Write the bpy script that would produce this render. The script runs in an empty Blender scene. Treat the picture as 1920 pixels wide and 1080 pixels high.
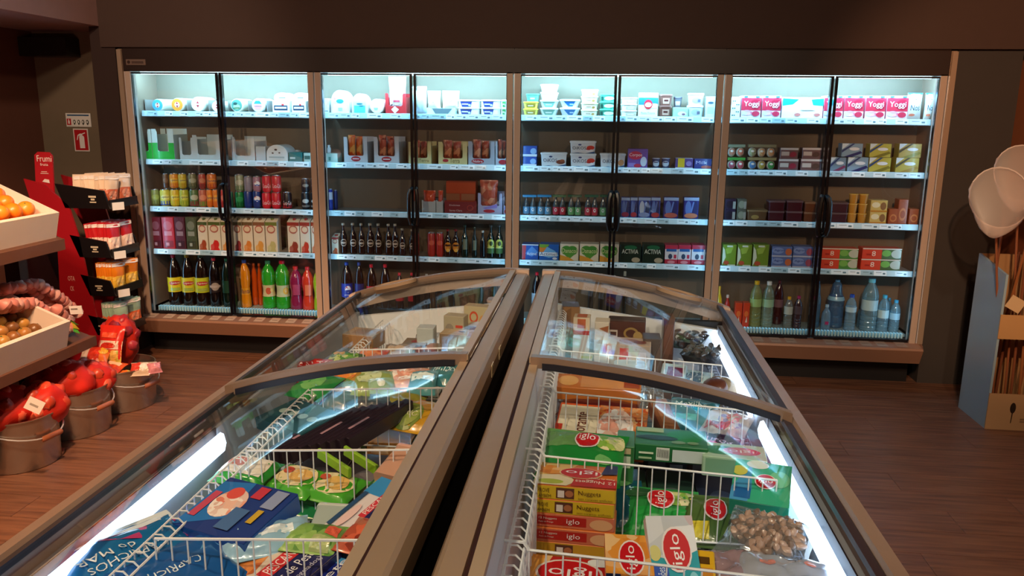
import bpy, math, random
from mathutils import Vector, Matrix, Euler, noise
random.seed(7)
PI = math.pi
scn = bpy.context.scene
COL = scn.collection

# ---------------------------------------------------------------- camera
F_PX, YAW, PITCH, ROLL = 1494.9, .1068, .2144, .0111
CAM = Vector((.5336, -4.9828, 1.62))
def cam_axes():
    cy, sy, cp, sp = math.cos(YAW), math.sin(YAW), math.cos(PITCH), math.sin(PITCH)
    f = Vector((-sy * cp, cy * cp, -sp)); r = Vector((cy, sy, 0)); u = r.cross(f)
    cr, sr = math.cos(ROLL), math.sin(ROLL)
    return r * cr + u * sr, -r * sr + u * cr, f
RT, UP, FW = cam_axes()
camd = bpy.data.cameras.new('camera'); cam = bpy.data.objects.new('camera', camd); COL.objects.link(cam)
camd.sensor_width = 36; camd.lens = F_PX / 1920 * 36; camd.clip_start = .02; camd.clip_end = 60
cam.matrix_world = Matrix(((RT.x, UP.x, -FW.x, CAM.x), (RT.y, UP.y, -FW.y, CAM.y), (RT.z, UP.z, -FW.z, CAM.z), (0, 0, 0, 1)))
scn.camera = cam

# ---------------------------------------------------------------- world, exposure, room light
scn.view_settings.view_transform = 'Standard'; scn.view_settings.look = 'None'
scn.view_settings.gamma = 1; scn.view_settings.use_curve_mapping = False
scn.view_settings.exposure = 0.55
wd = bpy.data.worlds.new('world'); scn.world = wd; wd.use_nodes = True
wd.node_tree.nodes['Background'].inputs[0].default_value = (.9, .55, .38, 1)
wd.node_tree.nodes['Background'].inputs[1].default_value = .03

def area(name, loc, target, sx, sy, power, col, spread=180):
    l = bpy.data.lights.new(name, 'AREA'); l.shape = 'RECTANGLE'; l.size = sx; l.size_y = sy
    l.energy = power; l.color = col; l.spread = math.radians(spread)
    o = bpy.data.objects.new(name, l); COL.objects.link(o); o.location = loc
    o.rotation_euler = (Vector(target) - Vector(loc)).to_track_quat('-Z', 'Y').to_euler()
    return o
def spot(name, loc, target, power, col, deg=70, r=.05, blend=.6):
    l = bpy.data.lights.new(name, 'SPOT'); l.energy = power; l.color = col
    l.spot_size = math.radians(deg); l.spot_blend = blend; l.shadow_soft_size = r
    o = bpy.data.objects.new(name, l); COL.objects.link(o); o.location = loc
    o.rotation_euler = (Vector(target) - Vector(loc)).to_track_quat('-Z', 'Y').to_euler()
    return o
WARM = (1, .58, .32); NEUT = (1, .78, .55); COOL = (.29, .68, 1.0)
# ceiling spots of the shop, followed by fill spots added for brightness
spot('shop_or_fill_spot', (-1.2, -2.6, 2.85), (-2.05, -1.5, .4), 210, WARM, 75)
spot('shop_or_fill_spot', (-1.5, -3.6, 2.85), (-1.4, -2.6, 0), 120, WARM, 95)
spot('shop_or_fill_spot', (.1, -4.9, 2.85), (.2, -2.9, .9), 110, NEUT, 60)
spot('shop_or_fill_spot', (.8, -5.2, 2.85), (.7, -3.4, .8), 40, NEUT, 60)
spot('shop_or_fill_spot', (2.0, -3.8, 2.85), (2.1, -2.3, 0), 60, NEUT, 85)
spot('shop_or_fill_spot', (1.2, -4.6, 2.85), (3.02, -.2, 1.4), 330, WARM, 34)
spot('shop_or_fill_spot', (-1.6, -3.9, 2.85), (-3.05, .3, 1.45), 130, NEUT, 50)
spot('shop_or_fill_spot', (-2.2, -3.2, 1.2), (-3.0, -1.6, 2.1), 14, (1, .5, .4), 100)  # low upward fill added to brighten the soffit
spot('shop_or_fill_spot', (-.9, -4.2, 2.9), (-1.3, 0, .9), 85, NEUT, 95, blend=1)  # fill added to brighten the fridge door frames
spot('shop_or_fill_spot', (1.2, -4.2, 2.9), (.9, 0, .9), 80, NEUT, 90, blend=1)  # second added fill for the fridge fronts
spot('shop_or_fill_spot', (-1.6, -5.2, 2.9), (-2.0, -6.5, 1.4), 60, WARM, 70, blend=1)  # fill added on the unseen rear wall for warm door reflections
spot('shop_or_fill_spot', (1.6, -5.2, 2.9), (1.9, -6.5, 1.2), 60, WARM, 70, blend=1)  # same added rear-wall fill, right half
# fridge lamps: one tube under each canopy, strips of diodes behind the door posts
FR_X = [-1.875, -.625, .625, 1.875]
for xc in FR_X:
    area('canopy_light', (xc, .075, 1.845), (xc, .70, 1.60), 1.15, .03, 12.5, COOL)
for k, x in enumerate([-2.46, -1.29, -1.21, -.04, .04, 1.21, 1.29, 2.46]):
    s = 1 if k % 2 == 0 else -1
    area('door_post_light', (x, .05, .98), (x + s * .6, .5, .98), .012, 1.3, .62, COOL)

# ---------------------------------------------------------------- px helpers (photo px -> world)
def ray(x, y): return FW * F_PX + RT * (x - 960) - UP * (y - 540)
def onY(x, y, Y): d = ray(x, y); return CAM + d * ((Y - CAM.y) / d.y)
def onZ(x, y, Z): d = ray(x, y); return CAM + d * ((Z - CAM.z) / d.z)
def onX(x, y, X): d = ray(x, y); return CAM + d * ((X - CAM.x) / d.x)

# ---------------------------------------------------------------- materials
def lin(h):
    h = h.lstrip('#')
    c = [int(h[i:i + 2], 16) / 255 for i in (0, 2, 4)]
    return tuple((v / 12.92 if v <= .04045 else ((v + .055) / 1.055) ** 2.4) for v in c) + (1,)
MC = {}
def mat(h, rough=.4, metal=0., coat=0., emit=0., nz=0.):
    k = (h, rough, metal, coat, emit, nz)
    if k in MC: return MC[k]
    m = bpy.data.materials.new('paint_' + h.lstrip('#')); m.use_nodes = True; nt = m.node_tree
    b = nt.nodes['Principled BSDF']; b.inputs['Base Color'].default_value = lin(h)
    b.inputs['Roughness'].default_value = rough; b.inputs['Metallic'].default_value = metal
    b.inputs['Coat Weight'].default_value = coat; b.inputs['Coat Roughness'].default_value = .1
    if emit:
        b.inputs['Emission Color'].default_value = lin(h); b.inputs['Emission Strength'].default_value = emit
    if nz:
        t = nt.nodes.new('ShaderNodeTexCoord'); n = nt.nodes.new('ShaderNodeTexNoise'); n.inputs['Scale'].default_value = 14
        n.inputs['Detail'].default_value = 5
        mx = nt.nodes.new('ShaderNodeMix'); mx.data_type = 'RGBA'; mx.blend_type = 'MULTIPLY'
        r = nt.nodes.new('ShaderNodeMapRange'); r.inputs['To Min'].default_value = 1 - nz; r.inputs['To Max'].default_value = 1 + nz * .4
        nt.links.new(t.outputs['Object'], n.inputs['Vector']); nt.links.new(n.outputs['Fac'], r.inputs['Value'])
        mx.inputs['Factor'].default_value = 1; mx.inputs['A'].default_value = lin(h)
        nt.links.new(r.outputs['Result'], mx.inputs['B']); nt.links.new(mx.outputs['Result'], b.inputs['Base Color'])
    MC[k] = m; return m
def glassy(name, tint, rough=.02, fac=None, diffuse=0., dcol='#ffffff', ior=1.45, boost=1.):
    """thin clear sheet: transparent plus a mirror that grows at grazing angles, optional film body"""
    if name in MC: return MC[name]
    m = bpy.data.materials.new(name); m.use_nodes = True; nt = m.node_tree; nt.nodes.clear()
    o = nt.nodes.new('ShaderNodeOutputMaterial'); tr = nt.nodes.new('ShaderNodeBsdfTransparent'); tr.inputs[0].default_value = lin(tint)
    gl = nt.nodes.new('ShaderNodeBsdfAnisotropic'); gl.inputs['Roughness'].default_value = rough
    geo = nt.nodes.new('ShaderNodeNewGeometry'); dt = nt.nodes.new('ShaderNodeVectorMath'); dt.operation = 'DOT_PRODUCT'
    nt.links.new(geo.outputs['Incoming'], dt.inputs[0]); nt.links.new(geo.outputs['Normal'], dt.inputs[1])
    def mth(op, a, b=None, c=None):
        q = nt.nodes.new('ShaderNodeMath'); q.operation = op
        for i, x in enumerate((a, b, c)):
            if x is None: continue
            if isinstance(x, (int, float)): q.inputs[i].default_value = x
            else: nt.links.new(x, q.inputs[i])
        return q.outputs[0]
    cosn = mth('ABSOLUTE', dt.outputs['Value']); f5 = mth('POWER', mth('SUBTRACT', 1.0, cosn), 5.0)
    fres = mth('MULTIPLY_ADD', f5, .92, .08)                         # two faces of the sheet
    base = tr
    if diffuse:
        df = nt.nodes.new('ShaderNodeBsdfDiffuse'); df.inputs[0].default_value = lin(dcol)
        a = nt.nodes.new('ShaderNodeMixShader'); a.inputs[0].default_value = diffuse
        nt.links.new(tr.outputs[0], a.inputs[1]); nt.links.new(df.outputs[0], a.inputs[2]); base = a
    mx = nt.nodes.new('ShaderNodeMixShader'); mul = nt.nodes.new('ShaderNodeMath'); mul.operation = 'MULTIPLY'; mul.use_clamp = True
    mul.inputs[1].default_value = boost
    nt.links.new(fres, mul.inputs[0]); nt.links.new(mul.outputs[0], mx.inputs[0])
    nt.links.new(base.outputs[0], mx.inputs[1]); nt.links.new(gl.outputs[0], mx.inputs[2]); nt.links.new(mx.outputs[0], o.inputs[0])
    MC[name] = m; return m
def printed(name, cols, scale=30, rough=.35):
    """a printed food picture: irregular patches of the given colours"""
    if name in MC: return MC[name]
    m = bpy.data.materials.new(name); m.use_nodes = True; nt = m.node_tree; b = nt.nodes['Principled BSDF']
    b.inputs['Roughness'].default_value = rough; b.inputs['Coat Weight'].default_value = .2
    t = nt.nodes.new('ShaderNodeTexCoord'); v = nt.nodes.new('ShaderNodeTexVoronoi'); v.inputs['Scale'].default_value = scale
    w = nt.nodes.new('ShaderNodeTexNoise'); w.inputs['Scale'].default_value = scale * .6
    ad = nt.nodes.new('ShaderNodeMix'); ad.data_type = 'VECTOR'; ad.inputs['Factor'].default_value = .06
    nt.links.new(t.outputs['Object'], w.inputs['Vector']); nt.links.new(t.outputs['Object'], ad.inputs['A']); nt.links.new(w.outputs['Color'], ad.inputs['B'])
    nt.links.new(ad.outputs['Result'], v.inputs['Vector'])
    r = nt.nodes.new('ShaderNodeValToRGB'); r.color_ramp.interpolation = 'LINEAR'
    s = nt.nodes.new('ShaderNodeSeparateColor'); nt.links.new(v.outputs['Color'], s.inputs[0]); nt.links.new(s.outputs[0], r.inputs[0])
    e = r.color_ramp.elements; e[0].color = lin(cols[0]); e[1].color = lin(cols[-1])
    for i, c in enumerate(cols[1:-1]): x = e.new((i + 1) / (len(cols) - 1)); x.color = lin(c)
    nt.links.new(r.outputs[0], b.inputs['Base Color']); MC[name] = m; return m
PRINTS = {
    'pizza': (['#c8502a', '#e8a060', '#d87838', '#f0d8a8', '#b83820'], 60), 'nugget': (['#d87820', '#f0a848', '#e88c30', '#f8d8a0'], 28),
    'salad': (['#2c7a34', '#6aa83c', '#b8cc60', '#e8e0b0', '#3c8c40'], 45), 'fish': (['#c86c28', '#e09048', '#b85820', '#e8b070'], 16),
    'shrimp': (['#e87860', '#f4d0c0', '#ffffff', '#d8a090'], 40), 'fruit': (['#d83040', '#f0a030', '#f0d8b0', '#a82038'], 40),
    'wave': (['#e8ecf0', '#c8ccd4', '#f4f4f8', '#d0b8c0'], 12), 'swirl': (['#d84868', '#f0b0c0', '#7878b8', '#ffffff', '#e87898'], 30),
    'spinach': (['#3c7c2c', '#78a850', '#98c068', '#487c38'], 26), 'choc': (['#3a1c14', '#6a3a28', '#4c281c', '#a87850'], 14),
    'meat': (['#a83828', '#d86848', '#7c2418', '#e89870'], 26), 'orange': (['#e86018', '#f89030', '#d84010', '#f8b860'], 24),
    'fabric': (['#e8e0d0', '#c0b0a0', '#f0e8e0'], 40), 'yellowveg': (['#e8c030', '#90a838', '#f0dc70', '#c84828'], 26)}
def getm(c):
    if not isinstance(c, str): return c
    if c.startswith('p:'): return printed('print_' + c[2:], *PRINTS[c[2:]])
    return mat(c, .38, 0, .25)
GLASS = glassy('door_glass', '#f0f4f6', boost=.8)
LIDGLASS = glassy('lid_glass', '#f2f7f7', boost=.65)
FILM = glassy('clear_film', '#f0f4f8', .08, diffuse=.10, dcol='#dfe8f0', boost=2.2)
NETTED = glassy('red_net', '#ff9070', .55, diffuse=.55, dcol='#f03420', boost=.4)
CHAMP = mat('#a58c72', .38, .35, 0, 0, .06)
TAN = mat('#c0a898', .42, .1, 0, 0, .05)
BLACKP = mat('#0c0a0c', .3, 0, .3)
WHITEW = mat('#f2f2f4', .45)
STEEL = mat('#beb2a6', .24, .88, 0, 0, .1)
CHROME = mat('#e4e4ea', .3, .5)

# ---------------------------------------------------------------- mesh builder
class MB:
    def __init__(s): s.v, s.f, s.m = [], [], []
    def add(s, vs, fs, mi=0):
        o = len(s.v); s.v += [tuple(v) for v in vs]; s.f += [tuple(i + o for i in f) for f in fs]; s.m += [mi] * len(fs); return s
    def box(s, a, b, mi=0):
        x0, y0, z0 = a; x1, y1, z1 = b
        return s.add([(x0, y0, z0), (x1, y0, z0), (x1, y1, z0), (x0, y1, z0), (x0, y0, z1), (x1, y0, z1), (x1, y1, z1), (x0, y1, z1)],
                     [(0, 3, 2, 1), (4, 5, 6, 7), (0, 1, 5, 4), (1, 2, 6, 5), (2, 3, 7, 6), (3, 0, 4, 7)], mi)
    def loft(s, rings, mi=0, cap0=True, cap1=True, closed=True):
        n = len(rings[0]); vs = [p for r in rings for p in r]; fs = []
        for k in range(len(rings) - 1):
            for i in range(n if closed else n - 1):
                j = (i + 1) % n; fs.append((k * n + i, k * n + j, (k + 1) * n + j, (k + 1) * n + i))
        if cap0: fs.append(tuple(range(n))[::-1])
        if cap1: fs.append(tuple((len(rings) - 1) * n + i for i in range(n)))
        return s.add(vs, fs, mi)
    def lathe(s, prof, n=18, mi=0, cx=0, cy=0, cap0=True, cap1=True):
        return s.loft([[(cx + r * math.cos(2 * PI * i / n), cy + r * math.sin(2 * PI * i / n), z) for i in range(n)] for r, z in prof], mi, cap0, cap1)
    def prism(s, poly, y0, y1, mi=0, ax='y'):
        if ax == 'y': A = [(p[0], y0, p[1]) for p in poly]; B = [(p[0], y1, p[1]) for p in poly]
        elif ax == 'x': A = [(y0, p[0], p[1]) for p in poly]; B = [(y1, p[0], p[1]) for p in poly]
        else: A = [(p[0], p[1], y0) for p in poly]; B = [(p[0], p[1], y1) for p in poly]
        return s.loft([A, B], mi)
    def tube(s, pts, r, n=6, mi=0):
        pts = [Vector(p) for p in pts]; rings = []; up = None
        for i, p in enumerate(pts):
            t = (pts[min(i + 1, len(pts) - 1)] - pts[max(i - 1, 0)]).normalized()
            if up is None: up = Vector((0, 0, 1)) if abs(t.z) < .9 else Vector((1, 0, 0))
            a = t.cross(up).normalized(); b = a.cross(t).normalized(); up = b
            rings.append([tuple(p + (a * math.cos(2 * PI * k / n) + b * math.sin(2 * PI * k / n)) * r) for k in range(n)])
        return s.loft(rings, mi)
    def ball(s, c, r, n=10, m=7, mi=0, lump=0, seed=0):
        rx, ry, rz = (r, r, r) if not isinstance(r, tuple) else r; rings = []
        for j in range(m + 1):
            th = PI * (j + .02 if j == 0 else (j - .02 if j == m else j)) / m; ring = []
            for i in range(n):
                d = Vector((math.sin(th) * math.cos(2 * PI * i / n), math.sin(th) * math.sin(2 * PI * i / n), -math.cos(th)))
                k = 1 + (lump * noise.noise(d * 2.2 + Vector((seed, 3.1 * seed, 0))) if lump else 0)
                ring.append((c[0] + d.x * rx * k, c[1] + d.y * ry * k, c[2] + d.z * rz * k))
            rings.append(ring)
        return s.loft(rings, mi)
    def mesh(s, name, mats, smooth=True, ang=38):
        me = bpy.data.meshes.new(name); me.from_pydata(s.v, [], s.f)
        for m in (mats if isinstance(mats, (list, tuple)) else [mats]): me.materials.append(getm(m))
        me.polygons.foreach_set('material_index', s.m)
        if smooth:
            me.polygons.foreach_set('use_smooth', [True] * len(s.f)); me.update(); me.set_sharp_from_angle(angle=math.radians(ang))
        me.update(); return me
    def build(s, name, mats, parent=None, smooth=True, ang=38):
        return link(name, s.mesh(name, mats, smooth, ang), parent)
def link(name, me, parent=None, loc=(0, 0, 0)):
    o = bpy.data.objects.new(name, me); COL.objects.link(o); o.location = loc
    if parent: o.parent = parent
    return o
def rr(w, d, r, z, n=3, cx=0, cy=0):
    n = max(n, 1)
    r = min(r, w / 2 - 1e-4, d / 2 - 1e-4); pts = []
    for sx, sy, a0 in ((1, 1, 0), (-1, 1, 90), (-1, -1, 180), (1, -1, 270)):
        for k in range(n + 1):
            a = math.radians(a0 + 90 * k / n)
            pts.append((cx + sx * (w / 2 - r) + r * math.cos(a), cy + sy * (d / 2 - r) + r * math.sin(a), z))
    return pts
def empty(name, loc=(0, 0, 0), rz=0):
    o = bpy.data.objects.new(name, None); COL.objects.link(o); o.location = loc; o.rotation_euler = (0, 0, rz); o.empty_display_size = .02
    return o
def tag(o, label, cat, group=None):
    o['label'] = label; o['category'] = cat
    if group: o['group'] = group
    return o
def struct(o): o['kind'] = 'structure'; return o
def copy_tree(o, parent=None):
    c = o.copy(); COL.objects.link(c); c.parent = parent
    for ch in list(o.children): copy_tree(ch, c)
    return c

# ---------------------------------------------------------------- flat print: shapes and lettering laid on a surface
TXT = {}
def text_mesh(s):
    if s in TXT: return TXT[s]
    cu = bpy.data.curves.new('text', 'FONT'); cu.body = s; cu.resolution_u = 2; cu.fill_mode = 'FRONT'
    o = bpy.data.objects.new('text', cu); me = bpy.data.meshes.new_from_object(o)
    vs = [v.co.copy() for v in me.vertices]; fs = [tuple(p.vertices) for p in me.polygons]
    xs = [v.x for v in vs]; ys = [v.y for v in vs]; x0, x1, y0, y1 = min(xs), max(xs), min(ys), max(ys)
    TXT[s] = ([((v.x - x0) / (x1 - x0), (v.y - y0) / (y1 - y0)) for v in vs], fs)
    bpy.data.objects.remove(o); bpy.data.curves.remove(cu); bpy.data.meshes.remove(me)
    return TXT[s]
def art(spec, fmap, parent, fine=1):
    """spec items: R rect, E ellipse, P polygon, T text, in 0..1 of the face; fmap(u, v, layer) -> point"""
    L, T = MB(), MB(); lm, tm = [], []
    for k, it in enumerate(spec):
        c = it[-1]; kind = it[0]; bm, ms = (T, tm) if kind in 'TV' else (L, lm)
        if c not in ms: ms.append(c)
        mi = ms.index(c); ly = k + 1
        if kind == 'R':
            u0, v0, u1, v1 = it[1:5]; n = fine
            bm.add([fmap(u0 + (u1 - u0) * i / n, v0 + (v1 - v0) * j / n, ly) for j in range(n + 1) for i in range(n + 1)],
                   [(j * (n + 1) + i, j * (n + 1) + i + 1, (j + 1) * (n + 1) + i + 1, (j + 1) * (n + 1) + i) for j in range(n) for i in range(n)], mi)
        elif kind == 'E':
            uc, vc, ru, rv = it[1:5]; n = 18; rg = [1.] if fine == 1 else [.5, 1.]
            vs = [fmap(uc, vc, ly)]; fs = []
            for q, t in enumerate(rg):
                vs += [fmap(min(max(uc + ru * t * math.cos(2 * PI * i / n), .004), .996), min(max(vc + rv * t * math.sin(2 * PI * i / n), .004), .996), ly) for i in range(n)]
                for i in range(n):
                    j = (i + 1) % n
                    fs.append((0, 1 + i, 1 + j) if q == 0 else (1 + (q - 1) * n + i, 1 + q * n + i, 1 + q * n + j, 1 + (q - 1) * n + j))
            bm.add(vs, fs, mi)
        elif kind == 'P':
            bm.add([fmap(u, v, ly) for u, v in it[1]], [tuple(range(len(it[1])))], mi)
        elif kind in 'TV':
            u0, v0, u1, v1, s = it[1:6]; pv, pf = text_mesh(s)
            if kind == 'T': bm.add([fmap(u0 + (u1 - u0) * a, v0 + (v1 - v0) * b, ly) for a, b in pv], pf, mi)
            else: bm.add([fmap(u1 + (u0 - u1) * b, v0 + (v1 - v0) * a, ly) for a, b in pv], pf, mi)   # reads upwards
    if L.f: L.build('label', lm, parent, smooth=False)
    if T.f: T.build('lettering', tm, parent, smooth=False)
EPS = .0006
def flatmap(w, h, y0, z0=0, shrink=1.): return lambda u, v, k: ((u - .5) * w * shrink, y0 - EPS * k, z0 + v * h)
def bentmap(R, w, h, z0): return lambda u, v, k: ((R + EPS * k) * math.sin((u - .5) * w / R), -(R + EPS * k) * math.cos((u - .5) * w / R), z0 + v * h)
# ---------------------------------------------------------------- the room
def slab(name, a, b, m): return struct(MB().box(a, b).build(name, m, smooth=False))
floor = slab('floor', (-3.6, -6.5, -.12), (3.6, 1.1, -.004), mat('#1c1210', .7))
def wood_floor():
    m = bpy.data.materials.new('floor_wood'); m.use_nodes = True; nt = m.node_tree; b = nt.nodes['Principled BSDF']
    oi = nt.nodes.new('ShaderNodeObjectInfo'); t = nt.nodes.new('ShaderNodeTexCoord'); mp = nt.nodes.new('ShaderNodeMapping')
    mp.inputs['Scale'].default_value = (1.3, 22, 1)
    ad = nt.nodes.new('ShaderNodeVectorMath'); ad.operation = 'ADD'
    nt.links.new(t.outputs['Object'], mp.inputs[0]); nt.links.new(mp.outputs[0], ad.inputs[0])
    sc = nt.nodes.new('ShaderNodeVectorMath'); sc.operation = 'SCALE'; sc.inputs['Scale'].default_value = 3.7
    nt.links.new(oi.outputs['Location'], sc.inputs[0]); nt.links.new(sc.outputs[0], ad.inputs[1])
    n = nt.nodes.new('ShaderNodeTexNoise'); n.inputs['Scale'].default_value = 2.2; n.inputs['Detail'].default_value = 7; n.inputs['Roughness'].default_value = .6
    nt.links.new(ad.outputs[0], n.inputs['Vector'])
    r = nt.nodes.new('ShaderNodeValToRGB'); r.color_ramp.elements[0].position = .3; r.color_ramp.elements[1].position = .72
    r.color_ramp.elements[0].color = lin('#553427'); r.color_ramp.elements[1].color = lin('#8f6148')
    nt.links.new(n.outputs['Fac'], r.inputs[0]); nt.links.new(r.outputs[0], b.inputs['Base Color'])
    b.inputs['Roughness'].default_value = .42; b.inputs['Coat Weight'].default_value = .12; b.inputs['Coat Roughness'].default_value = .25
    return m
FW_M = wood_floor()
pm = MB(); pm.loft([rr(1.198, .1785, .001, -.004, 1), rr(1.198, .1785, .001, -.0006, 1), rr(1.195, .1755, .001, 0, 1)])
plank_me = pm.mesh('plank', FW_M, smooth=False)
for j in range(36):
    for i in range(-3, 4):
        x = i * 1.2 + (.55 if j % 2 else 0) + .12 * (j % 3); y = -5.4 + j * .18
        if abs(x) > 3.5 or (-.3 < x < .8 and -3.7 < y < -2.0): continue
        link('plank', plank_me, floor, (x, y, 0))
slab('ceiling', (-3.6, -6.5, 3.0), (3.6, 1.1, 3.1), mat('#4a3228', .8))
def wallm(h, s=.08): return mat(h, .8, 0, 0, 0, s)
slab('wall_back', (-3.6, .35, -.1), (3.6, .47, 3.0), wallm('#75624e'))
# the fridge row stands in a recess: dark bulkhead over it, dark slabs at both ends
slab('wall_front_bulkhead', (-2.66, .0, 2.012), (3.05, .35, 3.0), wallm('#48322a'))
slab('shade_slab', (-2.74, .02, 0), (-2.575, .35, 3.0), wallm('#35201a'))  # dark slab standing in for the shade beside the fridge
slab('trim_2', (2.56, .04, 0), (2.92, .35, 2.012), wallm('#3c3430'))
slab('wall_left', (-3.5, -6.5, -.1), (-3.38, .35, 3.0), wallm('#6e4030'))
slab('wall_right', (3.02, -6.5, -.1), (3.14, .35, 3.0), wallm('#a86240'))
slab('wall_rear', (-3.6, -6.6, -.1), (3.6, -6.5, 3.0), wallm('#b07850'))
slab('trim_3', (-3.38, -6.5, 2.14), (-2.66, .35, 3.0), wallm('#a8807a'))          # dropped soffit over the left wall
slab('baseboard_left', (-3.38, -6.5, 0), (-3.36, .35, .08), mat('#2a1c18', .5))
slab('baseboard_right', (3.0, -6.5, 0), (3.02, .35, .08), mat('#2a1c18', .5))

# ---------------------------------------------------------------- the refrigerated cabinets
SH = [1.6, 1.284, .968, .676, .288]     # middle of each price rail; the last is the bottom deck
ORD = ['first', 'second', 'third', 'fourth']
RAIL_Y = .12
INNER = mat('#d8e6ea', .5); SHELFM = mat('#8c8880', .45); RAILM = mat('#c4dce0', .35, 0, .2)
def fridge(i):
    xc = FR_X[i]; x0, x1 = -.625, .625
    t = tag(empty('display_fridge', (xc, 0, 0)), '%s glass-door display fridge counted from the left end of the row' % ORD[i], 'fridge', 'row of glass-door display fridges')
    b = MB(); b.box((x0 + .001, .705, .16), (x1 - .001, .73, 1.99)).box((x0 + .001, .06, 1.872), (x1 - .001, .705, 1.9))
    b.build('cabinet_body', INNER, t, False)
    s = MB()
    if i == 0: s.box((-.66, -.02, .3), (-.626, .73, 2.0))
    if i == 3: s.box((.626, -.02, .3), (.66, .73, 2.0))
    if s.f: s.build('side_panel', mat('#9a7e68', .4, .3), t, False)
    MB().box((x0, -.03, 1.862), (x1, .05, 2.0)).box((x0, .05, 1.9), (x1, .6, 2.0)).build('canopy', mat('#2a1812', .45, .1), t, False)
    MB().box((x0 + .001, -.022, 2.0), (x1 - .001, .04, 2.008)).build('top_trim', mat('#2c1c16', .3, .5), t, False)
    tb = MB(); tb.tube([(x0 + .06, .062, 1.857), (x1 - .06, .062, 1.857)], .008, 8); tb.build('light_tube', mat('#c8f4ff', .5, 0, 0, 6), t)
    # uprights with slots
    for upx in ((340, 500), (661, 860), (985, 1330), (1500, 1690))[i]:
        ux = max(-.59, min(.59, onY(upx, 165, .70).x - xc))
        u = MB(); u.box((ux - .022, .688, .3), (ux - .004, .704, 1.8)).box((ux + .004, .688, .3), (ux + .022, .704, 1.8)).build('upright', mat('#b8c8cc', .4, .3), t, False)
    sl = MB()
    ux = max(-.5, min(.5, onY((340, 661, 1330, 1690)[i], 165, .70).x - xc))
    for r in range(3):
        for c in range(4):
            sx = ux - .11 + c * .04 + (.05 if c > 1 else 0); sl.box((sx, .7025, 1.70 + r * .035), (sx + .022, .7045, 1.704 + r * .035))
    sl.build('vent_slots', mat('#30484e', .6), t, False)['kind'] = 'stuff'
    for k in range(4):
        z = SH[k]
        sh = MB(); sh.box((x0 + .012, RAIL_Y + .008, z + .0), (x1 - .012, .69, z + .014))
        for bx in (x0 + .014, x1 - .022): sh.prism([(RAIL_Y + .02, z), (.69, z), (.69, z - .09), (RAIL_Y + .1, z - .012)], bx, bx + .006, 0, 'x')
        s = sh.build('shelf', SHELFM, t, False)
        rl = MB(); rl.loft([[(x, RAIL_Y + .008, z + .018), (x, RAIL_Y, z + .017), (x, RAIL_Y - .006, z - .016), (x, RAIL_Y + .002, z - .019), (x, RAIL_Y + .008, z - .018)] for x in (x0 + .012, x1 - .012)])
        rl.build('price_rail', RAILM, s, False)
        x = x0 + .03 + .05 * random.random()
        while x < x1 - .09:
            w = random.choice([.055, .075, .075, .1]); tm = MB()
            c = random.choice(['#f4fbfb', '#f4fbfb', '#e4f2f4', '#a8c4ca', '#d8e8f0'])
            tm.add([(0, RAIL_Y - .0012, z + .0145), (w, RAIL_Y - .0012, z + .0145), (w, RAIL_Y - .0068, z - .0135), (0, RAIL_Y - .0068, z - .0135)], [(3, 2, 1, 0)])
            tm.add([(w * .15, RAIL_Y - .0035, z + .006), (w * .6, RAIL_Y - .0035, z + .006), (w * .6, RAIL_Y - .004, z + .003), (w * .15, RAIL_Y - .004, z + .003)], [(3, 2, 1, 0)], 1)
            tm.add([(w * .7, RAIL_Y - .004, z + .004), (w * .9, RAIL_Y - .004, z + .004), (w * .9, RAIL_Y - .006, z - .006), (w * .7, RAIL_Y - .006, z - .006)], [(3, 2, 1, 0)], 1)
            o = tm.build('price_tag', [c, '#5a7c84'], s, False); o.location = (x, 0, 0)
            x += w + random.choice([.002, .004, .05])
    dk = MB(); dk.box((x0 + .01, RAIL_Y, .272), (x1 - .01, .7, .288)); d = dk.build('deck', mat('#a8c4c8', .4, .2), t, False)
    g = MB(); n = 62
    for q in range(n):
        gx = x0 + .03 + q * (1.19 / n); g.box((gx, RAIL_Y - .035, .268), (gx + .009, RAIL_Y, .3))
    g.build('vent_grille', mat('#c8eef2', .35), t, False)['kind'] = 'stuff'
    MB().box((x0 + .01, -.0, .252), (x1 - .01, RAIL_Y, .268)).build('sill_plate', mat('#3c2c28', .4), t, False)
    # bumper shelf with price tags
    e0 = -.035 if i == 0 else 0; e1 = .035 if i == 3 else 0
    ring = lambda x, k=1.: [(x, .0, .275), (x, -.118 * k, .262), (x, -.125 * k, .25), (x, -.085 * k, .16), (x, .0, .155)]
    rg = [ring(x0 + e0, .4), ring(x0 + e0 * .3, 1)] if i == 0 else [ring(x0)]
    rg += [ring(x1 + e1 * .3, 1), ring(x1 + e1, .4)] if i == 3 else [ring(x1)]
    bp = MB().loft(rg).build('bumper', mat('#9a6f58', .42, .15), t, False)
    for q in range(11):
        tx = x0 + .04 + q * .108 + random.uniform(-.01, .01)
        if random.random() < (.05 if i == 0 else .25): continue
        tm = MB(); tm.add([(0, -.02, .2745), (.062, -.02, .2745), (.066, -.1, .2655), (.004, -.1, .2655)], [(0, 3, 2, 1)]).add([(.01, -.06, .2706), (.05, -.06, .2706), (.05, -.066, .27), (.01, -.066, .27)], [(0, 3, 2, 1)], 1)
        o = tm.build('price_tag', ['#c8a890' if i < 3 else '#a08470', '#6a5040'], bp, False); o.location.x = tx
    MB().box((x0 + .001, .05, .0), (x1 - .001, .09, .27)).build('kick_plate', mat('#140e0e', .6), t, False)
    # door frame posts
    for sx, xe in ((1, x0), (-1, x1)):
        m = MB(); m.box((min(xe + sx * .006, xe + sx * .042), -.03, .268), (max(xe + sx * .006, xe + sx * .042), .03, 1.868)); m.build('frame_post', TAN, t, False)
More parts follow.
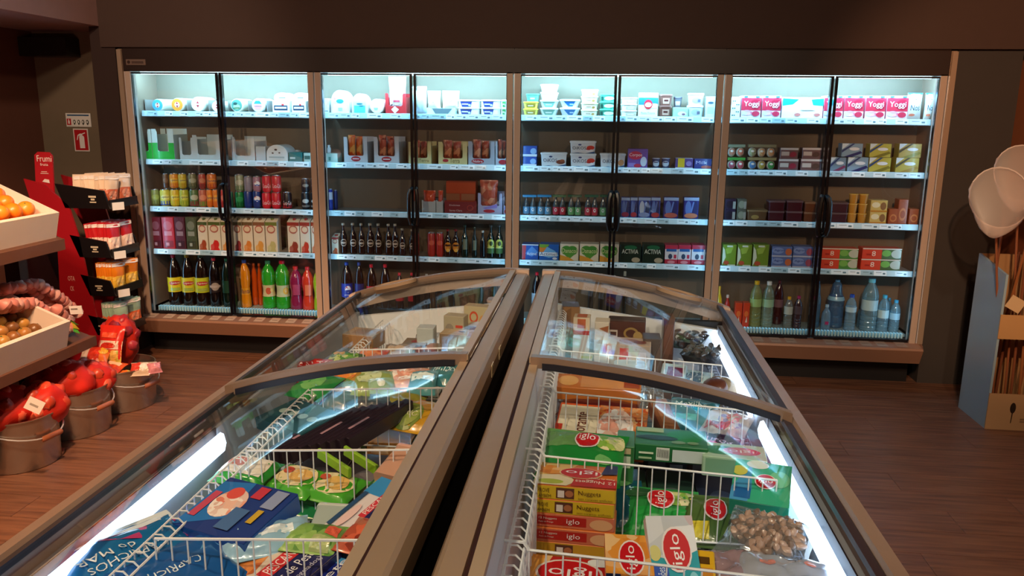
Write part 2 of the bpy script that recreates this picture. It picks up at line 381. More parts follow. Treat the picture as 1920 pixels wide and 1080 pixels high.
    for xe in ([x0, x1] if i == 3 else [x0]):
        MB().box((xe, -.026, .27), (xe + .0058, .0, 1.862)).build('chrome_strip', CHROME, t, False)
    if i in (0, 3):
        xe = x0 - .036 if i == 0 else x1 + .006
        MB().box((xe, -.034, .27), (xe + .03, .0, 1.995)).build('end_trim', mat('#b49a84', .35, .4), t, False)
    dr = {}
    for nm, a, b_, hx in (('left', x0 + .042, -.004, -.018), ('right', .004, x1 - .042, .018)):
        d = empty('door'); d.parent = t
        f = MB(); w = .013
        inner_x = (b_ - .016, b_) if nm == 'left' else (a, a + .016); out_x = (a, a + .004) if nm == 'left' else (b_ - .004, b_)
        f.box((inner_x[0], -.026, .285), (inner_x[1], .004, 1.858)).box((out_x[0], -.02, .285), (out_x[1], .0, 1.858))
        f.box((out_x[1] if nm == 'left' else inner_x[1], -.022, 1.848), (inner_x[0] if nm == 'left' else out_x[0], .0, 1.858))
        f.box((out_x[1] if nm == 'left' else inner_x[1], -.022, .272), (inner_x[0] if nm == 'left' else out_x[0], .0, .290))
        f.build('door_frame', mat('#0a0a12', .25, 0, .4), d, False)
        p = MB(); p.add([(a + .003, -.012, .288), (b_ - .003, -.012, .288), (b_ - .003, -.012, 1.85), (a + .003, -.012, 1.85)], [(0, 1, 2, 3)]); p.build('pane', GLASS, d, False)
        h = MB(); s_ = -1 if nm == 'left' else 1; xx = (b_ + a) / 2 * 0 + (-.012 if nm == 'left' else .012)
        pts = [(xx, -.028, .925), (xx + s_ * .008, -.055, .935), (xx + s_ * .015, -.062, .97), (xx + s_ * .017, -.064, 1.05), (xx + s_ * .015, -.062, 1.12), (xx + s_ * .008, -.055, 1.15), (xx, -.028, 1.16)]
        h.tube(pts, .011 if i < 2 else .016, 8); h.build('handle', BLACKP, d)
    return t
FR = [fridge(i) for i in range(4)]
bd = MB(); bd.box((-.6, -.036, 1.9), (-.47, -.0305, 1.935)); bb = bd.build('badge', mat('#8c7468', .4, .5), FR[0], False)
for q in range(6): pass
art([('E', .14, .5, .08, .3, '#3a2420'), ('R', .3, .3, .9, .45, '#3a2420'), ('R', .3, .55, .9, .65, '#3a2420')], lambda u, v, k: (-.6 + .13 * u, -.0365 - EPS * k, 1.9 + .035 * v), FR[0])

# ---------------------------------------------------------------- the chest freezers
PROF = [(0, .925), (.06, .927), (.12, .926), (.2, .918), (.3, .907), (.4, .893), (.5, .873), (.6, .850), (.7, .824), (.78, .800), (.83, .782)]
FY0, FY1, SEAM = -4.22, -1.47, -2.80
def pz(s):
    s = max(0, min(.83, s))
    for (a, za), (b, zb) in zip(PROF, PROF[1:]):
        if s <= b: return za + (zb - za) * (s - a) / (b - a)
    return PROF[-1][1]
def freezer(name, xin, sg, label):
    """xin: the inner edge, sg: +1 when it runs to the right"""
    t = tag(empty('chest_freezer', (xin, 0, 0)), label, 'freezer', 'pair of chest freezers standing back to back')
    X = lambda s: sg * s
    def bx(m, s0, s1, y0, y1, z0, z1, mi=0): a, b = sorted((X(s0), X(s1))); return m.box((a, y0, z0), (b, y1, z1), mi)
    b = MB(); bx(b, .02, .045, FY0 + .02, FY1 - .02, .08, .86); bx(b, .80, .82, FY0 + .02, FY1 - .02, .08, .74)
    bx(b, .045, .80, FY0 + .02, FY0 + .05, .08, .74); bx(b, .045, .80, FY1 - .05, FY1 - .02, .08, .74); bx(b, .045, .80, FY0 + .05, FY1 - .05, .08, .12)
    b.build('body', mat('#16110e', .5), t, False)
    k = MB(); bx(k, .06, .78, FY0 + .08, FY1 - .08, 0, .08); k.build('plinth', mat('#0c0a0a', .6), t, False)
    l = MB(); bx(l, .045, .075, FY0 + .05, FY1 - .05, .12, .875)
    lo = MB(); bx(lo, .775, .80, FY0 + .05, FY1 - .05, .12, .725); lo.build('liner', mat('#b4b8c0', .5), t, False)  # outer liner wall: shade beside the bright tube put into its grey
    l.prism([(X(.075), .5), (X(.775), .5), (X(.775), .71), (X(.075), .80)], FY1 - .075, FY1 - .05); l.prism([(X(.075), .5), (X(.775), .5), (X(.775), .71), (X(.075), .80)], FY0 + .05, FY0 + .075)
    bx(l, .075, .775, FY0 + .05, FY1 - .05, .46, .5)
    l.build('liner', WHITEW, t, False)
    # inner top rail: outer face, crease, flat top and groove
    r = MB(); r.loft([[(X(.0), y, .845), (X(-.006), y, .9), (X(.004), y, .922), (X(.012), y, .928), (X(.050), y, .930), (X(.052), y, .915), (X(.045), y, .87)] for y in (FY0, FY1)])
    r.build('inner_rail', CHAMP, t, True, 25)
    g = MB(); bx(g, .050, .058, FY0 + .01, FY1 - .01, .905, .923); g.build('rail_gasket', mat('#2c100c', .6), t, False)
    r = MB(); r.loft([[(X(.795), y, .70), (X(.797), y, .786), (X(.805), y, .794), (X(.840), y, .786), (X(.85), y, .772), (X(.845), y, .70)] for y in (FY0, FY1)])
    r.build('outer_rail', mat('#9c8474', .36, .3, 0, 0, .08), t, True, 25)
    # end rims following the lid curve
    for y0, y1, nm in ((FY1 - .03, FY1 + .01, 'end_rim'), (FY0 - .01, FY0 + .03, 'end_rim')):
        e = MB(); e.loft([[(X(s), y, pz(s) + .016) for y in (y0, y1)] + [(X(s), y, pz(s) - .06) for y in (y1, y0)] for s in [i * .83 / 18 for i in range(19)]])
        e.build(nm, TAN, t, True, 25)
    # sliding lids
    for q, (a, b_, dz) in enumerate(((SEAM - .02, FY1 - .03, .008), (FY0 + .03, SEAM + .03, -.012))):
        lid = empty('sliding_lid'); lid.parent = t
        S = [.062 + i * (.795 - .062) / 22 for i in range(23)]
        gl = MB(); gl.loft([[(X(s), y, pz(s) + dz + .002) for y in (a + .02, b_ - .01)] for s in S], 0, False, False, closed=False)
        gl.build('pane', LIDGLASS, lid, True, 60)
        f = MB(); f.loft([[(X(.058), y, pz(.06) + dz + .010), (X(.082), y, pz(.08) + dz + .010), (X(.082), y, pz(.08) + dz - .006), (X(.058), y, pz(.06) + dz - .006)] for y in (a + .003, b_ - .003)])
        f.build('lid_frame', mat('#b09a80', .4, .3), lid, True, 25)
        f = MB(); f.loft([[(X(.768), y, pz(.768) + dz + .008), (X(.794), y, pz(.794) + dz + .006), (X(.794), y, pz(.794) + dz - .008), (X(.768), y, pz(.768) + dz - .008)] for y in (a + .003, b_ - .003)])
        f.build('lid_frame', mat('#2a2630', .4, .1), lid, True, 25)
        for (ya, yb, c) in ((a, a + .028, 0), (b_ - .02, b_, 1)):
            if q == 1 and c == 1: continue
            e = MB(); e.loft([[(X(s), ya, pz(s) + dz + .013), (X(s), yb, pz(s) + dz + .013), (X(s), yb, pz(s) + dz - .012), (X(s), ya, pz(s) + dz - .020)] for s in S])
            e.build('lid_frame', mat('#8a7260', .35, .35) if q == 0 else CHAMP, lid, True, 25)
        if q == 0:      # dark seal under the upper lid's near edge
            e = MB(); e.loft([[(X(s), a - .004, pz(s) + dz - .004), (X(s), a + .018, pz(s) + dz - .004), (X(s), a + .018, pz(s) + dz - .026), (X(s), a - .004, pz(s) + dz - .024)] for s in S[1:-1]])
            e.build('lid_seal', mat('#181620', .4), lid, True, 25)
            # scoop grip near the outer far corner
            hs, hy = .60, b_ - .045; c = Vector((X(hs), hy, pz(hs) + dz + .006)); sl = (pz(hs + .06) - pz(hs - .06)) / .12 * sg
            g2 = MB()
            def oval(ra, rb, z): return [(c.x + ra * math.cos(2 * PI * i / 20), c.y + rb * math.sin(2 * PI * i / 20), c.z + z + sl * ra * math.cos(2 * PI * i / 20)) for i in range(20)]
            g2.loft([oval(.098, .042, -.004), oval(.098, .042, .012), oval(.084, .030, .014), oval(.078, .026, -.008), oval(.02, .006, -.010)], 0)
            g2.build('grip', mat('#a08468', .4, .25), lid)
    # fluorescent tubes under the outer rail
    for a, b_ in ([(-2.46, -1.56), (-3.95, -2.62)] if sg > 0 else [(-4.0, -2.93)]):
        tb = MB(); tb.loft([[(X(s_), y, z_) for s_, z_ in ((.762, .655), (.752, .66), (.746, .685), (.752, .712), (.762, .716))] for y in (a, b_)]); tb.build('light_tube', mat('#cfe6ff', .5, 0, 0, 3.4), t)
        h = MB(); h.box((min(X(.774), X(.778)) - .0, a, .68), (max(X(.774), X(.778)), b_, .73)); h.build('lamp_holder', mat('#20242c', .5), t, False)
    return t
XR, XL = .295, .235
fzr = freezer('r', XR, 1, 'right chest freezer with two lit tubes under curved sliding glass lids')
fzl = freezer('l', XL, -1, 'left chest freezer with one lit tube along its aisle side')
# lights inside the tubes' reach are the tubes themselves; small number plates on the left freezer's inner rail
for px, py in ((934, 666), (920, 690)):
    p = onX(px, py, XL); s = MB(); s.box((.0045, p.y - .02, .868), (.0065, p.y + .02, .905)).box((.006, p.y - .007, .875), (.0075, p.y + .007, .898), 1)
    s.build('latch_plate', ['#d8c49c', '#4a3c28'], fzl, False)

# wire baskets and dividers
def wires(name, label, segs, r, loc=(0, 0, 0), grp=None, m_=None):
    m = MB()
    for pts, rr_ in segs: m.tube(pts, rr_, 5)
    o = m.build(name, m_ or WHITEW); o.location = loc; return tag(o, label, 'wire rack', grp)
def divider(x0, x1, y, zt0, zt1, z0, label, hook):
    segs = [([(x0, 0, zt0), (x1, 0, zt1)], .0032), ([(x0, 0, z0), (x1, 0, z0)], .003)]
    n = int(abs(x1 - x0) / .0335)
    for i in range(n + 1):
        x = x0 + (x1 - x0) * i / n; zt = zt0 + (zt1 - zt0) * i / n; segs.append(([(x, 0, z0), (x, 0, zt)], .0019))
    segs.append(([(x0, 0, zt0), (x0 - hook * .012, 0, zt0 + .016), (x0 - hook * .05, 0, zt0 + .018), (x0 - hook * .055, 0, zt0 - .03)], .0034))
    return wires('wire_divider', label, segs, 0, (0, y, 0), 'white wire dividers hung in the chest freezers')
for y, nm in ((-2.17, 'farthest'), (-2.62, 'second farthest'), (-3.10, 'second nearest'), (-3.55, 'nearest')):
    divider(XR + .125, XR + .70, y, .775, .745, .565, 'white wire divider in right freezer, %s to the store aisle front' % nm if 0 else 'white wire divider across the right freezer, %s of the four' % nm, 1)
    divider(XL - .135, XL - .60, y - .005, .775, .745, .565, 'white wire divider across the left freezer, %s of the four' % nm, -1)
def siderack(x, sg, y0, y1, z1, z0, label):
    segs = [([(x, y0, z1), (x, y1, z1)], .003), ([(x, y0, z0), (x, y1, z0)], .003), ([(x - sg * .03, y0, z1 + .012), (x - sg * .03, y1, z1 + .012)], .0025)]
    n = int((y1 - y0) / .036)
    for i in range(n + 1):
        y = y0 + (y1 - y0) * i / n
        segs.append(([(x, y, z0), (x, y, z1), (x - sg * .012, y, z1 + .012), (x - sg * .032, y, z1 + .012), (x - sg * .034, y, z1 - .035)], .0022))
    return wires('wire_rack', label, segs, 0, (0, 0, 0), 'white wire side racks of the chest freezers', mat('#8c94a4', .45) if 'tubes' in label else None)  # rack by the tubes: bluish shade painted in with a greyer colour
siderack(XR + .115, 1, -4.1, -1.6, .775, .53, 'white wire rack along the inner wall of right freezer')
siderack(XR + .70, -1, -4.1, -1.6, .625, .515, 'white wire rack beside the tubes of right freezer')
siderack(XL - .125, -1, -4.1, -1.6, .775, .53, 'white wire rack along the inner wall of left freezer')
siderack(XL - .615, 1, -4.1, -1.6, .70, .53, 'white wire rack beside the tube of left freezer')
# ---------------------------------------------------------------- goods: every kind is a root Empty with its parts
def lighten(h, k):
    c = [int(h[i:i + 2], 16) for i in (1, 3, 5)]; return '#' + ''.join('%02x' % int(max(0, min(255, v + (255 - v) * k if k > 0 else v * (1 + k)))) for v in c)
def k_box(r, w, h, d, c='#ffffff', art_=(), top=None, topart=(), part='carton', bev=.0015):
    b = MB(); e = bev
    b.loft([rr(w - 2 * e, d - 2 * e, .002, 0, 1), rr(w, d, .003, e, 1), rr(w, d, .003, h - e, 1)], 0, True, False)
    b.loft([rr(w, d, .003, h - e, 1), rr(w - 2 * e, d - 2 * e, .002, h, 1)], 1, False, True)
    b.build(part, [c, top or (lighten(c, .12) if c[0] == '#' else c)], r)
    if art_: art(art_, flatmap(w, h, -d / 2), r)
    if topart: art(topart, lambda u, v, k: ((u - .5) * w, (v - .5) * d, h + EPS * k), r)
def k_tub(r, w, h, d, c='#ffffff', lid='#ffffff', art_=(), taper=.82, round_=.25):
    R = lambda s, z: rr(w * s, d * s, min(w, d) * round_, z, 3); lh = min(.012, h * .2)
    MB().loft([R(taper, 0), R(.955, h - lh)], 0).build('cup', c, r)
    MB().loft([R(.98, h - lh), R(1, h - lh * .9), R(1, h - .002), R(.95, h), R(.9, h - .0015)], 0).build('lid', lid, r)
    if art_:
        def fm(u, v, k):
            s = taper + (.955 - taper) * v; return ((u - .5) * w * s, -d * s / 2 - EPS * k, v * (h - lh))
        art(art_, fm, r)
def k_can(r, w, h, d, c='#ff0000', art_=(), top='#c8c8cc'):
    R = w / 2
    MB().lathe([(R * .78, 0), (R * .8, .004), (R * .98, .012), (R, .016), (R, h - .014), (R * .84, h - .004)], 18, 0, cap1=False).build('can', c, r)
    MB().lathe([(R * .84, h - .004), (R * .86, h), (R * .8, h), (R * .78, h - .004)], 18).build('lid', mat(top, .25, .8), r)
    if art_: art(art_, bentmap(R, w * 1.35, h * .86, h * .07), r, 5)
PETG = {}
def pet(tint):
    return glassy('pet_' + tint.lstrip('#'), lighten(tint, .5), .04, diffuse=.3, dcol=lighten(tint, .25), boost=1.3)
SHAPE = {   # profile (radius fraction, height fraction) below the cap
    'pet': [(.8, 0), (.97, .015), (1, .04), (1, .30), (.96, .34), (.96, .36), (1, .40), (1, .64), (.92, .72), (.70, .82), (.42, .90), (.30, .93), (.30, .955)],
    'curvy': [(.8, 0), (.98, .02), (1, .06), (.97, .2), (.80, .34), (.80, .42), (.97, .56), (1, .66), (.92, .76), (.62, .86), (.36, .91), (.33, .93), (.33, .95)],
    'water': [(.8, 0), (.96, .012), (1, .03), (1, .08), (.93, .10), (1, .12), (1, .17), (.93, .19), (1, .21), (1, .26), (.93, .28), (1, .30), (1, .36), (.95, .38), (.95, .60), (1, .63), (.97, .70), (.78, .80), (.48, .88), (.36, .915), (.36, .94)],
    'jug': [(.85, 0), (.98, .02), (1, .04), (1, .2), (.95, .22), (1, .24), (1, .44), (.95, .46), (1, .48), (.97, .6), (.80, .68), (.66, .74), (.62, .80), (.55, .90), (.36, .95), (.24, .96), (.24, .975)],
    'beer': [(.9, 0), (1, .02), (1, .05), (1, .56), (.92, .63), (.6, .71), (.42, .78), (.37, .86), (.36, .93), (.42, .94), (.42, .96)],
    'small': [(.85, 0), (1, .03), (1, .55), (.85, .68), (.5, .8), (.36, .86), (.34, .93)]}
def k_bottle(r, w, h, d, c='#1a0d08', cap='#d01818', shape='pet', band=None, bc='#e8d020', art_=(), clear=False, body=None):
    R = w / 2; pr = [(a * R, z * h) for a, z in SHAPE[shape]]
    m = body or (pet(c) if clear else mat(c, .12, 0, .8))
    MB().lathe(pr, 18).build('bottle', m, r)
    zt = pr[-1][1]; cr = max(pr[-1][0] * 1.15, .009)
    cb = MB(); cb.lathe([(cr, zt - .006), (cr, h - .002), (cr * .85, h)], 14); cb.build('cap', cap, r)
    if band:
        z0, z1 = band; rad = lambda z: max(a for a, q in pr if abs(q / h - z) < .14) if False else R * 1.004
        rb = MB(); pts = [(z0, 1), (z1, 1)]
        def ra(z):
            for (a, p), (b, q) in zip(pr, pr[1:]):
                if z * h <= q: return a + (b - a) * (z * h - p) / max(q - p, 1e-5)
            return pr[-1][0]
        n = 4; rb.lathe([(ra(z0 + (z1 - z0) * i / n) * 1.0 + .0012, (z0 + (z1 - z0) * i / n) * h) for i in range(n + 1)], 18, 0, cap0=False, cap1=False)
        rb.build('label', bc, r)
        if art_:
            def fm(u, v, k):
                z = z0 + (z1 - z0) * v; rd = ra(z) + .0014 + EPS * k; a = (u - .5) * 2.3
                return (rd * math.sin(a), -rd * math.cos(a), z * h)
            art(art_, fm, r, 5)
    elif art_: art(art_, bentmap(R, w * 1.3, h * .5, h * .1), r, 5)
def k_cup(r, w, h, d, c='#c89060', lid='#f0e0c0', art_=()):
    R = w / 2
    MB().lathe([(R * .74, 0), (R * .78, .003), (R * .93, h - .006)], 14).build('cup', c, r); MB().lathe([(R * .93, h - .006), (R, h - .005), (R, h - .001), (R * .9, h)], 14).build('lid', lid, r)
    if art_: art(art_, bentmap(R * .93, w * 1.2, h * .9, 0), r, 4)
def k_roll(r, w, h, d, c='#f4ecdc', art_=()):
    R = w / 2; n = 22; b = MB()
    ring = lambda k, y: [(R * k * math.cos(2 * PI * i / n), y, R + R * k * math.sin(2 * PI * i / n)) for i in range(n)]
    b.loft([ring(.9, -d / 2), ring(.98, -d / 2 + .006), ring(1, -d / 2 + .016), ring(1, d / 2 - .01), ring(.9, d / 2)]); b.build('cheese', c, r)
    if art_: art(art_, flatmap(w, w, -d / 2), r)
def pillow(w, h, t, seed=0, bump=.0, crimp=.06, p=2.6):
    def f(u, v, side):
        v2 = (v - crimp) / (1 - 2 * crimp); a = max(0, 1 - abs(2 * u - 1) ** p); q = 0 if v2 <= 0 or v2 >= 1 else max(0, 1 - abs(2 * v2 - 1) ** p)
        y = t / 2 * (a * q) ** .5
        if bump and y > 0: y += bump * noise.noise(Vector((u * 5 + seed, v * 5, seed * 2.3))) * min(1, y / (t * .25)) + bump * .5 * noise.noise(Vector((u * 13, v * 11 + seed, seed)))* min(1, y / (t * .25))
        wx = 1 - .05 * q + .015 * math.sin(9 * v + seed)
        return ((u - .5) * w * wx, side * max(y, .0006), v * h)
    return f
def k_bag(r, w, h, d, c='#2a8c3c', art_=(), bump=.004, seed=0, crimp=.06, part='bag', p=2.6, n=16, rough=.28):
    f = pillow(w, h, d, seed, bump, crimp, p); b = MB()
    for side in (-1, 1): b.add([f(i / n, j / n, side) for j in range(n + 1) for i in range(n + 1)], [(j * (n + 1) + i, j * (n + 1) + i + 1, (j + 1) * (n + 1) + i + 1, (j + 1) * (n + 1) + i)[::side * -1] for j in range(n) for i in range(n)])
    m = c if not isinstance(c, str) or c[0] != '#' else mat(c, rough, 0, .6)
    b.build(part, m, r, True, 80)
    if art_:
        def fm(u, v, k): p_ = f(u, v, -1); return (p_[0], p_[1] - .001 * k - .0004, p_[2])
        art(art_, fm, r, 8)
def k_tray(r, w, h, d, c='#e8ecec', front=.35, leg=.16, art_=(), c2=None, inside='#b8b8b0'):
    """cardboard display box: low front with tall corner legs, sloping sides"""
    b = MB(); t = .003; f = front
    fr_ = [(-w / 2, 0), (w / 2, 0), (w / 2, h), (w / 2 - w * leg * .8, h), (w / 2 - w * leg, h * .9), (w / 2 - w * leg, h * f + .008), (w / 2 - w * leg - .008, h * f), (-w / 2 + w * leg + .008, h * f), (-w / 2 + w * leg, h * f + .008), (-w / 2 + w * leg, h * .9), (-w / 2 + w * leg * .8, h), (-w / 2, h)]
    b.prism(fr_, -d / 2, -d / 2 + t)
    for x in (-w / 2, w / 2 - t): b.box((x, -d / 2 + t, 0), (x + t, d / 2, h * .82))
    b.box((-w / 2 + t, d / 2 - t, 0), (w / 2 - t, d / 2, h)); b.box((-w / 2 + t, -d / 2 + t, 0), (w / 2 - t, d / 2 - t, t))
    b.build('tray', c, r, False)
    a = list(art_)
    if c2: a = [('R', 0, 0, 1, f, c2), ('R', 0, f, leg, .55, c2), ('R', 1 - leg, f, 1, .55, c2)] + a
    if a: art(a, flatmap(w, h, -d / 2), r)
def k_dome(r, w, h, d, c='#f0f0f0', art_=(), front='#f4f4f4'):
    n = 10; out = [(-w / 2, 0), (w / 2, 0)] + [(w / 2 * math.cos(PI * i / n) * (1 if i not in (0, n) else 1), h * .45 + h * .55 * math.sin(PI * i / n)) for i in range(n + 1)]
    MB().prism(out, -d / 2, d / 2).build('pack', c, r)
    if art_: art(art_, flatmap(w, h, -d / 2), r)
def k_jcarton(r, w, h, d, c='#f4efe4', art_=(), cap='#e8e8e0'):
    b = MB(); b.loft([rr(w, d, .002, 0, 0), rr(w, d, .002, h * .86, 0)], 0, True, False)
    b.loft([[(-w / 2, -d / 2, h * .86), (w / 2, -d / 2, h * .86), (w / 2, d / 2, h * .86), (-w / 2, d / 2, h * .86)], [(-w / 2, -d / 2 + .02, h * .90), (w / 2, -d / 2 + .02, h * .90), (w / 2, d / 2 - .002, h), (-w / 2, d / 2 - .002, h)]])
    b.build('carton', c, r, False)
    MB().lathe([(.011, h * .88), (.011, h * .96), (.009, h * .965)], 12, 0, 0, -d * .05).build('cap', cap, r)
    if art_: art(art_, flatmap(w, h * .86, -d / 2), r)
def k_carrier(r, w, h, d, c='#203830', drink='#303434', cap='#1c5c38', lab='#d03040', sleeve='#286848', art_=()):
    R = w / 4 * .94
    for i in (-1, 1):
        b = MB(); b.lathe([(R * .9, 0), (R, .004), (R, h * .5), (R * .8, h * .62), (R * .4, h * .78), (R * .36, h * .9)], 12, 0, i * w / 4, 0); o = b.build('bottle', mat(drink, .15, 0, .6), r)
        lb = MB(); lb.lathe([(R * 1.02, h * .06), (R * 1.02, h * .42)], 12, 0, i * w / 4, 0, False, False); lo = lb.build('label', lab, r)
        art([('E', .5, .62, .22, .24, '#f4f0ee'), ('E', .5, .64, .1, .12, lab)], (lambda ii: (lambda u, v, k: (ii * w / 4 + (R * 1.03 + EPS * k) * math.sin((u - .5) * 1.8), -(R * 1.03 + EPS * k) * math.cos((u - .5) * 1.8), h * (.06 + .36 * v))))(i), o, 3)
    s = MB(); s.prism([(-w / 2, h * .90), (w / 2, h * .90), (w / 2, h), (-w / 2, h)], -R * 1.05, R * 1.05); s.build('sleeve', sleeve, r, False)
def k_cups4(r, w, h, d, c='#e0d8c8', lids=('#e08060', '#e0a080'), sleeve='#3c8c40', top=.78):
    """fruit yoghurt cups under a cardboard band"""
    n = len(lids); R = w / n / 2 * .93
    for i in range(n):
        x = -w / 2 + w * (i + .5) / n; b = MB(); b.ball((x, 0, h * top / 2), (R, R, h * top / 2), 12, 8); o = b.build('cup', c, r)
        art([('E', .5, .5, .38, .38, lids[i]), ('E', .5, .62, .2, .12, '#f4f0e4')], (lambda X: (lambda u, v, k: (X + (u - .5) * 2 * R, -(R * math.sqrt(max(0, 1 - (2 * u - 1) ** 2 - (2 * v - 1) ** 2)) + .0012 + EPS * k), h * top * v)))(x), o, 4)
    MB().box((-w / 2, -R, h * top), (w / 2, R, h)).build('sleeve', sleeve, r, False)
def k_clams(r, w, h, d, c='#c8a890', seed=0, n=34):
    rnd = random.Random(seed + 3); f = pillow(w, h, d, seed, 0, .1)
    cm = MB().ball((0, 0, 0), (.017, .012, .0085), 9, 6, 0, .25, seed); me = cm.mesh('clam', mat(c, .35, 0, .5, 0, .25)); me2 = MB().ball((0, 0, 0), (.015, .012, .009), 9, 6, 0, .3, seed + 5).mesh('clam', mat(lighten(c, -.3), .35, 0, .5, 0, .25))
    for i in range(n):
        u = .5 + .40 * math.sin(i * 2.399) * math.sqrt((i + .5) / n); v = .5 + .36 * math.cos(i * 2.399) * math.sqrt((i + .5) / n); p = f(u, v, -1)
        o = link('clam', me if i % 3 else me2, r, (p[0], p[1] * .78, p[2])); o.rotation_euler = (PI / 2 + rnd.uniform(-.5, .5), rnd.uniform(-.6, .6), rnd.uniform(0, 6))
    k_bag(r, w, h, d * 1.02, FILM, (), .007, seed, .08)
KIND = {'box': k_box, 'tub': k_tub, 'can': k_can, 'bottle': k_bottle, 'cup': k_cup, 'roll': k_roll, 'bag': k_bag, 'tray': k_tray, 'dome': k_dome,
        'jcarton': k_jcarton, 'carrier': k_carrier, 'cups': k_cups4, 'clams': k_clams}
PROTO = {}; ITEMS = []
def make(kind, name, w, h, d, kw):
    key = (kind, name, round(w, 3), round(h, 3), round(d, 3), repr(sorted(kw.items(), key=lambda a: a[0])))
    if key in PROTO: return copy_tree(PROTO[key])
    r = empty(name); KIND[kind](r, w, h, d, **kw); PROTO[key] = r; return r
def item(kind, name, look, cat, place, group, w, h, d, loc, kw, rot=None, sortx=None, tier=0, row=0):
    r = make(kind, name, w, h, d, kw)
    if rot is None: r.location = loc; r.rotation_euler = (0, 0, math.atan2(CAM.x - loc[0], loc[1] - CAM.y) if kind in ('bottle', 'can', 'cup') else random.uniform(-.03, .03))
    else:
        R = Euler(rot, 'XYZ').to_matrix(); r.rotation_euler = rot; r.location = Vector(loc) - R @ Vector((0, 0, h / 2))
    ITEMS.append((r, look, cat, place, group, loc[0], loc[2], row)); return r
ORDN = ['leftmost', 'second from left', 'third from left', 'fourth from left', 'fifth from left', 'sixth from left', 'seventh from left', 'eighth from left', 'ninth from left', 'tenth from left', 'eleventh from left', 'twelfth from left']
def finish_labels():
    by = {}
    for it in ITEMS: by.setdefault((it[1], it[3]), []).append(it)
    for (look, place), L in by.items():
        if place.startswith('in '): L = [i[:6] + (0,) + i[7:] for i in L]
        zs = sorted(i[6] for i in L); tiers = [zs[0]]
        for z in zs:
            if z - tiers[-1] > .022: tiers.append(z)
        L = [i[:6] + (max(q for q in tiers if q <= i[6] + 1e-6),) + i[7:] for i in L]; nt = len(tiers)
        rows = {1: [''], 2: ['lower ', 'upper '], 3: ['bottom ', 'middle ', 'top '], 4: ['bottom ', 'second-lowest ', 'second-highest ', 'top ']}
        for t in tiers:
            R = sorted([i for i in L if i[6] == t], key=lambda i: i[5])
            for k, it in enumerate(R):
                lay = rows[min(nt, 4)][min(tiers.index(t), 3)]
                if len(R) == 1 and nt == 1: s = '%s, %s' % (look, place)
                elif len(R) == 1: s = '%s, %s layer, %s' % (look, lay.strip(), place)
                else:
                    o = 'rightmost' if k == len(R) - 1 else ORDN[k]
                    s = '%s, %s%s, %s' % (look, o, (' in ' + lay + 'layer') if lay else '', place)
                tag(it[0], s, it[2], it[4])
CROP = {'A': (220, 80, 4.5), 'B': (240, 300, 3.374), 'C': (580, 130, 4.8), 'D': (600, 310, 4.32), 'E': (960, 130, 4.683), 'F': (960, 320, 3.857), 'G': (1340, 130, 4.174), 'H': (1330, 330, 3.085)}
SHN = ['top shelf', 'second shelf', 'third shelf', 'fourth shelf', 'bottom deck']
YF = .15
def P(crop, bay, sh, kind, name, x0, x1, y0, look, cat, group, n=1, stack=1, d=None, z0=None, yf=None, y1=None, **kw):
    cx, cy, s = CROP[crop]; yf = YF if yf is None else yf; ym = cy + y0 / s
    a = onY(cx + x0 / s, cy + (y0 + 60) / s, yf); b = onY(cx + x1 / s, cy + (y0 + 60) / s, yf)
    zs = (SH[sh] + (.0145 if sh < 4 else .0005)) + (z0 or 0)
    zt = onY(cx + (x0 + x1) / 2 / s, ym, yf).z
    h = max((zt - zs) / stack, .015); W = (b.x - a.x); w = W / n
    w_ = w * .965; dd = d or min(max(w_, .05), .16)
    if kind in ('can', 'bottle', 'cup', 'roll') and not (kind == 'roll' and d): dd = w_
    for t in range(stack):
        for i in range(n):
            item(kind, name, look, cat, '%s of %s fridge' % (SHN[sh], ORD[bay]), group, w_, h - .0008, dd, (a.x + w * (i + .5), yf + dd / 2, zs + t * h), kw, tier=t)
    return zs, h
# ================================================================ goods in the display fridges
W_, BK = '#f6f6f2', '#141414'
# ---- first fridge, top shelf: cheeses on their sides between grey separators
g = 'round cheeses on the top shelf'
for x0, x1, face, ring, txt, look in ((100, 165, '#58a8d8', '#f4f0e8', '', 'pale blue-faced round cheese with red badge'), (288, 388, '#4aa4dc', '#f4f0e8', '', 'bright blue-faced round cheese with red badge'),
        (450, 560, '#f09838', '#f8e8d0', '', 'orange-faced round cheese with red badge'), (612, 735, '#f4ece0', '#e8c8b8', '', 'cream-faced round cheese with red badge'), (790, 880, '#f4f0c8', '#e8e0b0', '', 'pale yellow-faced round cheese')):
    a = [('E', .5, .5, .46, .46, face), ('E', .5, .5, .2, .2, '#f8f4f0'), ('P', [(.36, .5), (.5, .72), (.64, .5), (.5, .28)], '#c03038'), ('R', .33, .45, .67, .55, '#f8f4f0')]
    P('A', 0, 0, 'roll', 'round_cheese', x0, x1, 425, look, 'cheese', g, d=.2, c='#f2ead8', art_=a)
P('A', 0, 0, 'roll', 'round_cheese', 948, 1060, 435, 'green-faced round cheese with dark emblem', 'cheese', g, d=.2, c='#f2ead0', art_=[('E', .5, .5, .42, .42, '#5c9484'), ('E', .5, .4, .26, .2, '#a8d09c'), ('E', .4, .62, .16, .1, '#2c4c48'), ('R', .3, .3, .7, .34, '#2c4c48')])
P('A', 0, 0, 'roll', 'round_cheese', 1128, 1245, 440, 'white round cheese with blue and pink label', 'cheese', g, d=.2, c='#f4f2ec', art_=[('E', .5, .5, .40, .40, '#f8f8f8'), ('P', [(.2, .6), (.35, .82), (.65, .82), (.8, .6)], '#3890a8'), ('P', [(.2, .4), (.35, .2), (.65, .2), (.8, .4)], '#e8a0b0'), ('R', .2, .44, .8, .56, '#e8a0b0')])
